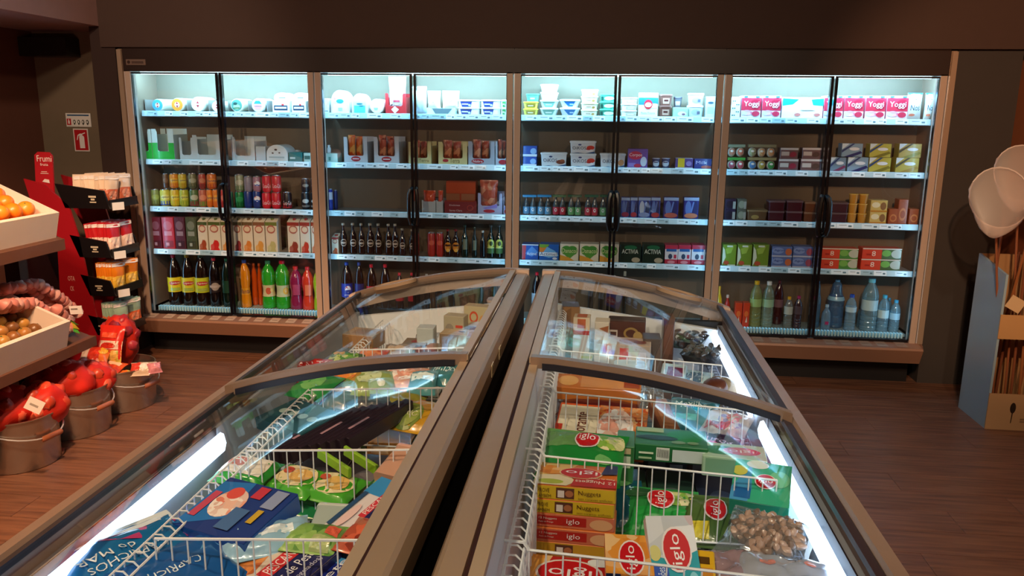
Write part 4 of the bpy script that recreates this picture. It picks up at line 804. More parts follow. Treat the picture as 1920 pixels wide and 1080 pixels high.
for x0, x1, lb, sl, look in ((74, 178, '#60a0c8', '#2888b8', 'light blue two-bottle drink pack'), (180, 286, '#60a0c8', '#2888b8', 'light blue two-bottle drink pack'), (290, 392, '#c83048', '#206840', 'red-labelled two-bottle drink pack'), (400, 504, '#70b878', '#205c40', 'green-labelled two-bottle drink pack'), (522, 626, '#c83048', '#20684c', 'red-labelled two-bottle drink pack'), (632, 736, '#70b878', '#205c40', 'green-labelled two-bottle drink pack')):
    P('F', 2, 2, 'carrier', 'drink_pack', x0, x1, 176, look, 'drink', 'small bottle packs', d=.05, lab=lb, sleeve=sl, drink='#3a4448')
bl = lambda q, r_: [('R', 0, .86, 1, 1, '#a8c0e8'), ('E', .3, .5, .2, .34, q), ('E', .75, .52, .2, .34, '#28306c'), ('P', [(.45, .3), (.6, .8), (.7, .8), (.55, .3)], '#7090d8'), ('E', .5, .16, .45, .12, r_)]
for x0, x1, c, r_, look in ((788, 852, '#3048b0', '#a83050', 'blue drinking yogurt pack, red foot'), (856, 908, '#3048b0', '#c03848', 'blue drinking yogurt pack, red foot'), (911, 1003, '#3858c0', '#90a8e0', 'blue drinking yogurt pack, pale bottles'), (1006, 1074, '#3040a0', '#c04048', 'blue drinking yogurt pack, red foot'), (1096, 1206, '#30348c', '#c86858', 'indigo drinking yogurt pack, peach foot'), (1240, 1352, '#30348c', '#d88868', 'indigo drinking yogurt pack, peach foot')):
    P('F', 2, 2, 'box', 'drinking_yogurt_pack', x0, x1, 194, look, 'yogurt', 'drinking yogurt packs', c=c, d=.07, art_=bl('#6888d0' if '911' != str(x0) else '#c8d8f0', r_))
for x0, x1, c, look in ((90, 156, '#28203c', 'near-black dessert pack'), (160, 216, '#60685c', 'grey-green dessert pack')):
    P('H', 3, 2, 'box', 'dessert_pack', x0, x1, 134, look, 'dessert', 'dessert packs', stack=2, c=c, d=.09, art_=[('E', .45, .5, .34, .36, '#181428' if x0 < 100 else '#98a08c'), ('R', .7, .1, .95, .8, '#a8a8a0')])
P('H', 3, 2, 'tub', 'jelly_pack', 210, 338, 196, 'brown and gold jelly pack', 'dessert', 'jelly packs', c='#6c5438', lid='#988460', taper=.9, round_=.1, art_=[('E', .4, .4, .2, .24, '#b09858')])
for x0, x1 in ((340, 440), (443, 545)): P('H', 3, 2, 'tub', 'jelly_pack', x0, x1, 142, 'dark maroon jelly pack', 'dessert', 'jelly packs', stack=2, c='#4c1424', lid='#786068', taper=.92, round_=.1)
P('H', 3, 2, 'tub', 'jelly_pack', 548, 622, 150, 'amber-brown jelly pack', 'dessert', 'jelly packs', stack=2, c='#683818', lid='#907058', taper=.92, round_=.1)
P('H', 3, 2, 'tub', 'jelly_pack', 690, 808, 152, 'plum-coloured jelly pack', 'dessert', 'jelly packs', stack=2, c='#3c1828', lid='#605058', taper=.92, round_=.1)
P('H', 3, 2, 'cup', 'pudding_cup', 810, 926, 104, 'caramel yellow pudding cup', 'dessert', 'pudding cups', n=2, stack=3, c='#c08c34', lid='#e0b858')
P('H', 3, 2, 'box', 'dessert_pack', 930, 1030, 140, 'cream and yellow fruit dessert pack', 'dessert', 'dessert packs', stack=2, c='#d8c070', d=.09, art_=[('E', .75, .5, .18, .34, '#906840'), ('E', .3, .6, .25, .24, '#f0e8c0'), ('R', 0, 0, 1, .14, '#c88c30')])
for x0, x1, y in ((1034, 1090, 190), (1092, 1150, 135), (1152, 1212, 190)): P('H', 3, 2, 'box', 'dessert_pack', x0, x1, y, 'burnt orange dessert pack', 'dessert', 'dessert packs', c='#a04c24', d=.08, art_=[('E', .5, .4, .36, .26, '#c87840'), ('E', .5, .4, .26, .16, '#a04c24')])

# ---------------------------------------------------------------- fourth shelves
def jc(top, fr): return [('R', 0, .88, 1, 1, top), ('E', .5, .76, .36, .14, '#b86858'), ('E', .5, .76, .28, .09, '#e8d0b0'), ('P', [(.1, .0), (.5, .38), (.9, .0)], fr), ('E', .62, .22, .24, .14, fr), ('E', .3, .12, .16, .1, lighten(fr, .2))]
for x0, x1, c, look in ((143, 206, '#781c28', 'dim crimson juice carton'), (211, 288, '#c83440', 'bright red juice carton'), (292, 358, '#5c2c38', 'dusky plum juice carton'), (363, 432, '#50583c', 'dusky green juice carton')):
    P('B', 0, 3, 'box', 'juice_carton', x0, x1, 362, look, 'juice', 'juice cartons', c=c, d=.07, art_=[('E', .5, .74, .36, .14, lighten(c, .25)), ('R', .18, .42, .82, .56, lighten(c, .4)), ('R', .1, .05, .9, .26, lighten(c, -.25)), ('R', .3, .1, .55, .2, lighten(c, .5))])
for x0, x1, top, fr, look in ((438, 500, '#48582c', '#a84828', 'white juice carton, brown-red fruit'), (505, 583, '#58642c', '#d82c28', 'white juice carton, red strawberry'), (584, 650, '#58642c', '#d88838', 'white juice carton, peach fruit'), (662, 716, '#605838', '#a03838', 'white juice carton, dark berries'),
        (718, 786, '#705838', '#e08838', 'white juice carton, orange halves'), (790, 862, '#885c3c', '#e0a048', 'white juice carton, golden fruit'), (866, 942, '#708038', '#c8c080', 'white juice carton, pale pear'), (1005, 1082, '#a02c24', '#983828', 'white juice carton, plum fruit'), (1085, 1150, '#a02c24', '#c83c28', 'white juice carton, red apple'), (1155, 1200, '#a03820', '#c86030', 'white juice carton, orange-red fruit')):
    P('B', 0, 3, 'jcarton', 'juice_carton', x0, x1, 362, look, 'juice', 'juice cartons', c='#e8dcc4', d=.07, cap=top, art_=jc(top, fr))
P('D', 1, 3, 'jcarton', 'juice_carton', 95, 150, 560, 'lone white juice carton beside beer', 'juice', 'juice cartons', c='#e8dcc4', d=.07, cap='#a02c24', art_=jc('#a02c24', '#d06030'))
beer = lambda c: [('E', .5, .5, .40, .40, c), ('E', .5, .5, .31, .31, '#2a140c'), ('R', .26, .42, .74, .56, c)]
for x0, x1, y in ((150, 208, 470), (228, 286, 470), (300, 352, 472), (366, 428, 472), (436, 492, 474), (520, 574, 476), (575, 628, 476), (636, 686, 512), (714, 768, 520)):
    P('D', 1, 3, 'bottle', 'beer_bottle', x0, x1, y, 'brown beer bottle, white ring label', 'beer', 'brown beer bottles', c='#2a120a', cap='#b0a898', shape='beer', art_=[('E', .5, .55, .36, .24, '#c8b8a8'), ('E', .5, .55, .28, .18, '#2c160e'), ('R', .24, .48, .76, .6, '#c8b8a8')])
for x0, x1 in ((863, 930), (934, 996)): P('D', 1, 3, 'can', 'tall_beer_can', x0, x1, 548, 'tall red beer can', 'beer', 'tall cans', c='#b42c20', art_=[('E', .5, .6, .3, .12, '#d86048')])
for x0, x1 in ((1000, 1060), (1064, 1126)): P('D', 1, 3, 'bottle', 'beer_bottle', x0, x1, 520, 'brown bottle, amber shield label', 'beer', 'shield label bottles', c='#24100a', cap='#801c18', shape='beer', art_=[('E', .5, .56, .42, .32, '#d88828'), ('R', .2, .6, .8, .72, '#3c1408'), ('E', .5, .3, .2, .12, '#f0b850')])
for x0, x1, y, c in ((1140, 1196, 485, '#122418'), (1226, 1270, 500, '#142018')): P('D', 1, 3, 'bottle', 'wine_bottle', x0, x1, y, 'dark green bottle, narrow grey label', 'beer', 'green bottles', c=c, cap='#203428', shape='beer', art_=[('R', .3, .3, .8, .95, '#78806c')])
P('D', 1, 3, 'bottle', 'wine_bottle', 1290, 1338, 530, 'black bottle with silver neck', 'beer', 'green bottles', c='#101010', cap='#c0c4c0', shape='beer')
for x0, x1 in ((1348, 1412), (1416, 1480)): P('D', 1, 3, 'bottle', 'beer_bottle', x0, x1, 485, 'green-black bottle, lime round label', 'beer', 'lime label bottles', c='#10180c', cap='#302c28', shape='beer', art_=[('E', .5, .62, .42, .34, '#c8d060'), ('E', .52, .7, .18, .14, '#38481c'), ('R', .1, .1, .9, .42, '#48703c'), ('R', .1, .42, .9, .46, '#d8e090')])
P('F', 2, 3, 'box', 'yogurt_drink_box', 70, 192, 532, 'red and blue yogurt drink box', 'yogurt', 'yogurt drink boxes', c='#2858b0', d=.1, art_=[('P', [(0, 0), (0, 1), (.25, 1), (.2, 0)], '#d03038'), ('P', [(.2, .4), (.6, .9), (1, .5), (.6, .2)], '#5890d8'), ('T', .3, .3, .9, .5, 'Actimel', '#f0f4fc'), ('R', 0, .94, 1, 1, '#e8ecf0')])
P('F', 2, 3, 'box', 'yogurt_drink_box', 195, 342, 532, 'blue yogurt drink box, white snowy peak', 'yogurt', 'yogurt drink boxes', c='#2060b8', d=.1, art_=[('E', .12, .8, .28, .3, '#e08030'), ('E', .2, .98, .3, .2, '#78a840'), ('P', [(.1, .3), (.4, .85), (.8, .6), (1, .3), (.5, .15)], '#70b0e0'), ('R', 0, .26, .92, .5, '#e8f0f8'), ('T', .04, .29, .88, .5, 'Actimel', '#20346c'), ('E', .8, .12, .12, .08, '#e0e8f4')])
for x0, x1 in ((345, 484), (487, 630), (634, 775)):
    P('F', 2, 3, 'box', 'yogurt_drink_box', x0, x1, 530, 'green heart yogurt drink box', 'yogurt', 'yogurt drink boxes', c='#e8e4d0', d=.1, art_=[('E', .34, .62, .28, .28, '#48983c'), ('E', .66, .62, .28, .28, '#48983c'), ('P', [(.07, .54), (.93, .54), (.5, .1)], '#58a040'), ('P', [(0, .0), (0, .35), (.5, .2), (.8, 0)], '#e0a038'), ('T', .1, .48, .9, .74, 'Danacol', '#e8f0b0'), ('E', .85, .18, .1, .16, '#e8e0c8')])
for x0, x1 in ((776, 936), (940, 1102)):
    P('F', 2, 3, 'box', 'yogurt_box', x0, x1, 534, 'dark green yogurt box, white capitals', 'yogurt', 'dark green yogurt boxes', c='#10281c', d=.1, art_=[('E', .5, .84, .3, .12, '#1c6c48'), ('T', .1, .5, .86, .74, 'ACTIVIA', '#e8f4e8'), ('E', .76, .16, .2, .14, '#b8b098')])
for x0, x1 in ((1104, 1200), (1201, 1296), (1297, 1396)):
    P('F', 2, 3, 'box', 'yogurt_drink_box', x0, x1, 538, 'red and white yogurt box, blue word', 'yogurt', 'red and white boxes', c='#c83450', d=.1, art_=[('R', 0, .24, 1, .78, '#e8e8ee'), ('R', .1, .66, .9, .8, '#2868b0'), ('E', .42, .4, .16, .14, '#384c68'), ('R', .7, .3, .9, .5, '#c83450'), ('E', .5, .1, .3, .08, '#f0a0b0')])
for x0, x1 in ((75, 158), (162, 248), (252, 346)):
    P('H', 3, 3, 'box', 'bifidus_carton', x0, x1, 396, 'lime green yogurt carton, white wave', 'yogurt', 'lime green cartons', c='#7c9c30', d=.09, art_=[('P', [(0, .0), (.25, .4), (.15, .75), (0, .9)], '#e4ecd0'), ('P', [(.2, .8), (.8, .95), (.6, .6), (.3, .55)], '#a8c850'), ('E', .3, .14, .2, .1, '#c85838'), ('R', .3, .88, .7, .96, '#e8f0d8'), ('R', .4, .0, .95, .06, '#e0e8d0')])
for x0, x1 in ((360, 480), (482, 600)):
    P('H', 3, 3, 'box', 'yogurt_pack', x0, x1, 408, 'lilac blue yogurt pack, fruit picture', 'yogurt', 'lilac yogurt packs', stack=2, c='#6880c0', d=.09, art_=[('E', .3, .6, .3, .3, '#90a8e0'), ('E', .82, .5, .16, .34, '#e07848' if x0 < 400 else '#b05870'), ('R', 0, 0, 1, .14, '#c8d0e8'), ('T', .1, .5, .62, .75, 'Agros', '#28489c')])
for x0, x1, xm, look in ((642, 862, .5, 'long red and green yogurt pack'), (876, 1112, .5, 'long red and green yogurt pack')):
    P('H', 3, 3, 'box', 'yogurt_pack', x0, x1, 418, look, 'yogurt', 'long yogurt packs', stack=2, c='#d84830', d=.09, art_=[('R', .5, 0, 1, 1, '#4c9448' if x0 < 700 else '#506c44'), ('E', .9, .5, .16, .4, '#c0c8b8'), ('E', .62, .55, .12, .3, '#78b858'), ('R', .0, .9, 1, 1, '#e0d8c8'), ('T', .24, .28, .34, .74, '8', '#f8e8d8'), ('R', .1, .36, .22, .5, '#b02820')])

# ---------------------------------------------------------------- bottom decks
dk = 'big bottles on the bottom deck'
tea = [('E', .5, .62, .4, .14, '#c03030'), ('T', .14, .54, .86, .7, 'Lipton', '#f8f0e0'), ('R', .2, .1, .8, .3, '#a8b848')]
for x0, x1, cap, c2, look in ((223, 307, '#d01c30', '#e8c820', 'dark cola-brown bottle, yellow label, red cap'), (314, 392, '#e0a820', '#e0d030', 'dark bottle, yellow label, yellow cap'), (394, 482, '#2c7048', '#ccd428', 'dark bottle, lime label, green cap')):
    P('B', 0, 4, 'bottle', 'iced_tea_bottle', x0, x1, 603, look, 'bottle', dk, c='#1c0c06', cap=cap, band=(.27, .56), bc=c2, art_=tea)
P('B', 0, 4, 'bottle', 'cola_bottle', 488, 562, 622, 'black cola bottle, grey round label', 'bottle', dk, c='#120a0a', cap='#c8203c', band=(.30, .54), bc='#281c1c', art_=[('E', .5, .5, .3, .34, '#a8988c'), ('R', .1, .42, .9, .6, '#c0b0a8')])
P('B', 0, 4, 'bottle', 'soda_bottle', 574, 642, 625, 'very dark green bottle, green cap', 'bottle', dk, c='#0a1c14', cap='#206848', band=(.3, .55), bc='#18402c')
P('B', 0, 4, 'bottle', 'soda_bottle', 686, 755, 636, 'orange soda bottle, blue cap', 'bottle', dk, c='#e89018', cap='#3050a8', shape='curvy', band=(.28, .42), bc='#e8a020', art_=[('T', .1, .2, .9, .85, 'fanta', '#20285c')])
for x0, x1 in ((770, 808), (812, 838)): P('B', 0, 4, 'bottle', 'juice_bottle', x0, x1, 655, 'dull orange bottle standing behind', 'bottle', dk, yf=.24, c='#c04c10', cap='#d85818', shape='pet')
for x0, x1, cap, look, b in ((823, 912, '#3c8c60', 'green soda bottle, green cap', '#d8d0a0'), (910, 1003, '#d81c34', 'green soda bottle, red cap', '#c8d8b0')):
    P('B', 0, 4, 'bottle', 'soda_bottle', x0, x1, 642, look, 'bottle', dk, c='#28a82c', cap=cap, shape='curvy', band=(.26, .5), bc=b, art_=[('P', [(.1, .2), (.7, .8), (.95, .9), (.9, .4)], '#70b850'), ('E', .45 if 'green cap' in look else .7, .5, .2, .3, '#d06040' if 'green cap' in look else '#e8c850'), ('E', .7, .55, .12, .2, '#e8d890')])
P('B', 0, 4, 'bottle', 'juice_bottle', 1003, 1087, 680, 'purple fruit drink bottle, red cap', 'bottle', dk, c='#8c1c4c', cap='#d03038', shape='curvy', art_=[('R', .3, .5, .7, 1, '#b04068')])
P('B', 0, 4, 'bottle', 'juice_bottle', 1084, 1160, 682, 'coral red fruit drink bottle, red cap', 'bottle', dk, c='#d83c24', cap='#d03038', shape='curvy', art_=[('R', .3, .5, .7, 1, '#e87850')])
P('B', 0, 4, 'bottle', 'juice_bottle', 1158, 1222, 688, 'lime green fruit drink bottle, red cap', 'bottle', dk, c='#98c81c', cap='#d83030', shape='curvy', art_=[('R', .3, .4, .7, 1, '#c8e070')])
pp = [('E', .55, .6, .22, .24, '#f4f4f8'), ('P', [(.33, .62), (.45, .82), (.66, .82), (.77, .66), (.55, .64)], '#d03040'), ('P', [(.35, .52), (.55, .56), (.75, .54), (.66, .38), (.44, .38)], '#1c3c90'), ('T', .3, .12, .8, .24, 'pepsi', '#e8ecf8')]
for x0, x1, look, a_, lb in ((155, 248, 'cola bottle, blue label with round emblem', pp, '#1c38a0'), (268, 342, 'cola bottle, plain blue label', [], '#182c80')): P('D', 1, 4, 'bottle', 'cola_bottle', x0, x1, 790, look, 'bottle', dk, c='#180c0c', cap='#2c50b8', band=(.30, .58), bc=lb, art_=a_)
for x0, x1 in ((362, 446), (472, 560)): P('D', 1, 4, 'bottle', 'cola_bottle', x0, x1, 808, 'large cola bottle, red label', 'bottle', dk, c='#200c08', cap='#e0243c', band=(.32, .56), bc='#c81c2c', art_=[('T', .08, .25, .92, .8, 'Coca-Cola', '#fcecec')])
for x0, x1 in ((600, 670), (702, 768)): P('D', 1, 4, 'bottle', 'cola_bottle', x0, x1, 875, 'shorter cola bottle, red cap', 'bottle', dk, c='#200c08', cap='#e0243c', band=(.32, .56), bc='#c81c2c')
for x0, x1, y in ((830, 885, 885), (925, 985, 898), (1035, 1090, 880)): P('D', 1, 4, 'bottle', 'tonic_bottle', x0, x1, y, 'clear tonic bottle, pale grey cap', 'bottle', dk, c='#202824', cap='#c8c8c0', shape='small')
for x0, x1, y in ((1270, 1322, 850), (1372, 1426, 852), (1470, 1520, 856)): P('D', 1, 4, 'bottle', 'sparkling_water_bottle', x0, x1, y, 'dark green water bottle, white cap', 'bottle', dk, c='#143820', cap='#d8f0ec', shape='small')
P('F', 2, 4, 'bottle', 'cola_bottle', 140, 214, 740, 'cola bottle seen between the two freezers', 'bottle', dk, c='#180808', cap='#d81c34', band=(.32, .56), bc='#a8b8c4')
for x0, x1, y, cap in ((550, 592, 750, '#d0dcd8'), (628, 664, 748, '#5c6858'), (800, 832, 730, '#a8b0a8'), (722, 756, 760, '#c0c8c8')): P('F', 2, 4, 'bottle', 'milk_bottle', x0, x1, y, 'small dark bottle behind freezer edge', 'bottle', dk, c='#201c18', cap=cap, shape='small')
P('H', 3, 4, 'bottle', 'mustard_bottle', 36, 82, 640, 'bright yellow squeeze bottle', 'bottle', dk, c='#e8b010', cap='#e8a810', shape='small')
P('H', 3, 4, 'bottle', 'ketchup_bottle', 86, 126, 690, 'small red bottle behind orange packs', 'bottle', dk, yf=.2, c='#c02818', cap='#e8c8b8', shape='small', band=(.2, .5), bc='#d84028')
for x0, x1 in ((148, 191), (193, 234)): P('H', 3, 4, 'box', 'milk_carton', x0, x1, 734, 'orange-red milk drink pack', 'drink', dk, c='#d83c18', d=.06, art_=[('E', .5, .55, .3, .12, '#f07030'), ('P', [(.4, .2), (.6, .45), (.7, .2)], '#f0d8c0')])
P('H', 3, 4, 'bottle', 'oil_bottle', 243, 317, 612, 'yellowish clear bottle, yellow cap', 'bottle', dk, c='#b8c860', cap='#e8b818', shape='water', clear=True, band=(.45, .62), bc='#a8c878')
P('H', 3, 4, 'bottle', 'water_bottle', 315, 388, 615, 'greenish clear bottle, white cap', 'bottle', dk, c='#a8c8a8', cap='#f0f4f0', shape='water', clear=True, band=(.45, .62), bc='#a8d0a8')
P('H', 3, 4, 'bottle', 'wine_bottle', 380, 440, 608, 'dark red bottle behind, pink label', 'bottle', dk, yf=.24, c='#3c0c14', cap='#581828', band=(.4, .58), bc='#886068')
P('H', 3, 4, 'bottle', 'water_bottle', 438, 492, 702, 'small clear bottle, yellow cap', 'bottle', dk, c='#98a090', cap='#f0b820', shape='water', clear=True, band=(.45, .7), bc='#c8ccc0')
P('H', 3, 4, 'bottle', 'water_bottle', 494, 546, 697, 'small dark bottle, magenta cap', 'bottle', dk, c='#38242c', cap='#b0286c', shape='water', band=(.45, .7), bc='#584850')
P('H', 3, 4, 'bottle', 'water_bottle', 606, 660, 612, 'blue water bottle behind the door post', 'bottle', dk, c='#4c9cd0', cap='#4080c0', shape='jug', clear=True, yf=.2)
P('H', 3, 4, 'bottle', 'water_bottle', 656, 712, 748, 'small water bottle, magenta sticker', 'bottle', dk, c='#90c8e8', cap='#b0d8f0', shape='small', clear=True, art_=[('R', .45, .25, .75, .5, '#b82c68')])
P('H', 3, 4, 'bottle', 'water_jug', 700, 804, 608, 'large blue water jug with embossed neck', 'bottle', dk, yf=.2, c='#3c84c4', cap='#5098d0', shape='jug', clear=True, band=(.58, .66), bc='#90c8e8')
P('H', 3, 4, 'bottle', 'water_bottle', 798, 864, 690, 'clear water bottle, royal blue cap', 'bottle', dk, c='#98d0ec', cap='#2858d0', shape='water', clear=True, band=(.52, .66), bc='#c0e4f4')
P('H', 3, 4, 'bottle', 'water_bottle', 862, 906, 755, 'plain blue bottle between water bottles', 'bottle', dk, yf=.24, c='#58a8d0', cap='#60a8d0', shape='water', clear=True)
P('H', 3, 4, 'bottle', 'water_bottle', 902, 1004, 600, 'tallest water bottle, pale label, cyan cap', 'bottle', dk, c='#88c4d8', cap='#68c8e8', shape='water', clear=True, band=(.40, .60), bc='#b8dce4')
P('H', 3, 4, 'bottle', 'water_bottle', 988, 1056, 694, 'medium water bottle, cyan cap', 'bottle', dk, c='#88c8e0', cap='#48b8e0', shape='water', clear=True, band=(.38, .6), bc='#c0e4ec')
P('H', 3, 4, 'bottle', 'water_bottle', 1055, 1118, 722, 'rightmost water bottle, sky blue cap', 'bottle', dk, c='#88c8e0', cap='#48b0e0', shape='water', clear=True, band=(.4, .6), bc='#a8d8ec')
P('H', 3, 4, 'bottle', 'water_bottle', 1022, 1066, 708, 'water bottle standing behind medium ones', 'bottle', dk, yf=.27, c='#58a0c8', cap='#3890c8', shape='water', clear=True)
# ================================================================ goods in the chest freezers
def lie(kind, name, px, py, z, w, h, d, yaw, tilt, look, cat, place, group, **kw):
    p = onZ(px, py, z); return item(kind, name, look, cat, place, group, w, h, d, (p.x, p.y, z - d / 2), kw, rot=(math.radians(-90 + tilt), 0, math.radians(yaw)))
def stand(kind, name, px, py, z, w, h, d, yaw, look, cat, place, group, **kw):
    """(px, py) marks the middle of the top face at height z"""
    p = onZ(px, py, z); r = make(kind, name, w, h, d, kw); r.location = (p.x, p.y, z - h); r.rotation_euler = (0, 0, math.radians(yaw))
    ITEMS.append((r, look, cat, place, group, p.x, z, 0)); return r
RF, LF = 'in right freezer', 'in left freezer'
FG, BG_ = 'frozen goods in the right freezer', 'frozen goods in the left freezer'
# layers of cartons at the bottom of every basket bay
BAYS = [(-1.62, -2.13), (-2.20, -2.58), (-2.65, -3.06), (-3.13, -3.51), (-3.58, -4.0)]
BN = ['farthest', 'fourth', 'middle', 'second', 'nearest']
fillc = [['#6c5848', '#8c7c68', '#4c3c34', '#544c4c'], ['#5c2020', '#3c3438', '#24505c', '#5c4038'], ['#1c5430', '#20542c', '#18402c', '#182440'], ['#8c3020', '#143c24', '#1c2c4c', '#30404c'], ['#8c2824', '#a86020', '#3c6068', '#707078']]
filll = [['#7c6c58', '#50605c', '#5c3828'], ['#3c5c30', '#a87838', '#2c5860'], ['#201824', '#282028', '#50482c'], ['#1c3c7c', '#1c5c30', '#243464'], ['#1c3070', '#20407c', '#6c3028']]
for b, (y0, y1) in enumerate(BAYS):
    for side, cols, xa, xb, place in ((1, fillc[b], .425, .985, RF), (-1, filll[b], -.36, .095, LF)):
        n = len(cols)
        for i, c in enumerate(cols):
            w = (xb - xa) / n * .97; x = xa + (xb - xa) * (i + .5) / n; dd = abs(y1 - y0) * .94
            cn = {'#': ''}
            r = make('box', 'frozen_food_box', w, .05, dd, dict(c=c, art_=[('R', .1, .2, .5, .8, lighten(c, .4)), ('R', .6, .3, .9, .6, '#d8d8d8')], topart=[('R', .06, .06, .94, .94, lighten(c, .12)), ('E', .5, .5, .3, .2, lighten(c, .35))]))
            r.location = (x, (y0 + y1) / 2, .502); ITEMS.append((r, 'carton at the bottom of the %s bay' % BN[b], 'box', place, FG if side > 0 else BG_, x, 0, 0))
def iglo(u0, v0, u1, v1, vert=False):
    cu, cv, ru, rv = (u0 + u1) / 2, (v0 + v1) / 2, (u1 - u0) / 2, (v1 - v0) / 2
    k = .86 if not vert else .84
    return [('E', cu, cv, ru * 1.12, rv * 1.12, '#f4e8e8'), ('E', cu, cv, ru, rv, '#d01824'), ('V' if vert else 'T', cu - ru * (.5 if vert else .72), cv - rv * (.75 if vert else .42), cu + ru * (.5 if vert else .72), cv + rv * (.75 if vert else .5), 'iglo', '#fdf4f4')]
def flip(a): 
    o = []
    for it in a:
        if it[0] == 'E': o.append(('E', 1 - it[1], 1 - it[2]) + it[3:])
        elif it[0] == 'P': o.append(('P', [(1 - u, 1 - v) for u, v in it[1]], it[2]))
        elif it[0] == 'R': o.append(('R', 1 - it[3], 1 - it[4], 1 - it[1], 1 - it[2]) + it[5:])
        else: o.append((it[0], 1 - it[1], 1 - it[2], 1 - it[3], 1 - it[4]) + it[5:])      # letters run upside down
    return o
# ---- right freezer, second bay: stack of nugget boxes
ntop = [('R', 0, 0, 1, 1, '#e07830'), ('P', [(0, 1), (.5, 1), (.34, .55), (0, .4)], '#f0c878'), ('E', .16, .68, .16, .2, 'p:nugget'), ('P', [(0, 0), (0, .4), (.4, .5), (.5, .2), (.4, 0)], '#f4e4c0'), ('E', .2, .14, .16, .1, '#b8c850'), ('P', [(.45, .0), (1, 0), (1, .35), (.5, .42)], '#c82820'), ('E', .55, .56, .27, .24, '#f4d0a0'), ('E', .55, .56, .25, .22, '#d01c20'), ('P', [(.8, .55), (.86, 1), (1, 1), (1, .6)], '#30305c')]
ntop += [('T', .76, .68, .36, .46, 'iglo', '#fdf4f4'), ('T', .98, .26, .5, .1, "12 Nuggets", '#fdf0e0'), ('T', .97, .36, .66, .29, 'Peito de Frango', '#fdf0e0')]
yfr = [('R', .28, .12, .5, .88, '#5c3828'), ('R', .3, .2, .38, .7, '#e8e0d8'), ('E', .44, .5, .05, .24, '#b07048'), ('T', .06, .52, .2, .8, 'PROVE', '#5c4010'), ('T', .04, .16, .22, .44, 'TAMBÉM', '#5c4010'), ('T', .55, .42, .82, .82, 'Nuggets', '#54340c'), ('T', .55, .18, .96, .34, 'sem corantes artificiais', '#6c4c14')]
rfr = [('R', .02, .2, .66, .85, '#b82820'), ('E', .84, .45, .14, .4, '#e8b080'), ('T', .08, .56, .3, .76, '12 Nuggets', '#f4dcd0'), ('T', .08, .34, .26, .48, 'Peito de Frango', '#f4dcd0'), ('T', .42, .3, .58, .76, 'iglo', '#fdf0ec')]
p0 = onZ(1080, 893, .745); bh = .037
for k in range(6):
    c, a = (('#d8b828', yfr), ('#d8b828', yfr), ('#d87858', rfr), ('#d07050', rfr), ('#c89828', yfr[:3]), ('#8c2824', rfr[:2]))[k]
    r = make('box', 'nugget_box', .20, bh - .0006, .125, dict(c=c, art_=a, top='#e07830', topart=ntop if k == 0 else []))
    r.location = (p0.x + random.uniform(-.003, .003), p0.y + random.uniform(-.002, .004), .745 - bh * (k + 1)); r.rotation_euler = (0, 0, math.radians(-3))
    look = ('orange-topped yellow nugget box crowning the stack', 'yellow-fronted nugget box just below the top', 'salmon-red nugget box, third from stack top', 'salmon-red nugget box, fourth from stack top', 'dull yellow nugget box, fifth from stack top', 'dark red nugget box at the stack bottom')[k]
    tag(r, look + ' in right freezer', 'box', 'nugget boxes')
greenb = [('R', 0, 0, 1, .55, '#1f9c40'), ('E', .7, .78, .3, .18, 'p:salad'), ('E', .2, .85, .22, .12, '#2c5c38'), ('E', .8, .2, .08, .1, '#70c878')]
lie('bag', 'frozen_vegetable_bag', 1240, 950, .60, .20, .17, .05, -4, 28, 'green bag with red heart logo behind wires', 'bag', RF, FG, c='#2c8c44', seed=1, bump=.007, art_=greenb + iglo(.32, .52, .66, .9, True))
lie('bag', 'frozen_fish_bag', 1176, 935, .60, .10, .17, .04, 6, 25, 'dark teal bag squeezed beside nugget boxes', 'bag', RF, FG, c='#145060', seed=2, bump=.006, art_=[('V', .5, .2, .8, .8, 'Brócolos', '#b8dce4'), ('E', .4, .9, .3, .1, '#60a060')])
lie('bag', 'frozen_vegetable_bag', 1332, 965, .60, .15, .17, .04, -6, 24, 'olive bag with yellow panel and red logo', 'bag', RF, FG, c='#506c38', seed=3, bump=.005, art_=[('P', [(.0, .8), (.15, .85), (.5, .12), (.1, .1)], '#e8d84c'), ('R', .1, .12, .48, .4, '#e8d440'), ('E', .9, .3, .1, .12, '#a8c890')] + iglo(.4, .45, .78, .88, True))
lie('box', 'frozen_snack_box', 1180, 1052, .72, .098, .15, .035, 2, 18, 'orange box with crispy picture and red logo', 'box', RF, FG, c='#e88838', art_=[('R', .0, .3, 1, 1, 'p:nugget'), ('R', 0, 0, .3, .3, '#283870'), ('R', .3, 0, 1, .28, '#f0a858')] + iglo(.3, .3, .8, .86, True))
lie('box', 'frozen_fish_pack', 1262, 1032, .735, .10, .165, .03, 9, 42, 'white and teal pack leaning against wires', 'box', RF, FG, c='#e4e4ea', art_=[('R', 0, .5, 1, 1, 'p:wave'), ('P', [(0, 0), (0, .5), (.5, .42), (1, .55), (1, 0)], '#18a0b0'), ('R', .02, 0, .34, .36, '#2050b8'), ('E', .1, .52, .12, .1, '#d8d080'), ('V', .1, .04, .26, .34, 'medalhões', '#e8f4fc'), ('E', .84, .16, .1, .12, '#88d0dc')] + iglo(.28, .3, .84, .82, True))
lie('box', 'frozen_snack_box', 1316, 1062, .70, .055, .10, .03, -4, 15, 'small yellow box beside the leaning pack', 'box', RF, FG, c='#e8b424', art_=[('R', .1, .1, .9, .5, '#d08830'), ('R', .2, .6, .8, .8, '#5c3c10')])
lie('clams', 'clam_bag', 1442, 988, .715, .20, .19, .06, -24, 10, 'clear bag of beige clams near the tube', 'bag', RF, FG, c='#c0a090', seed=1, n=64)
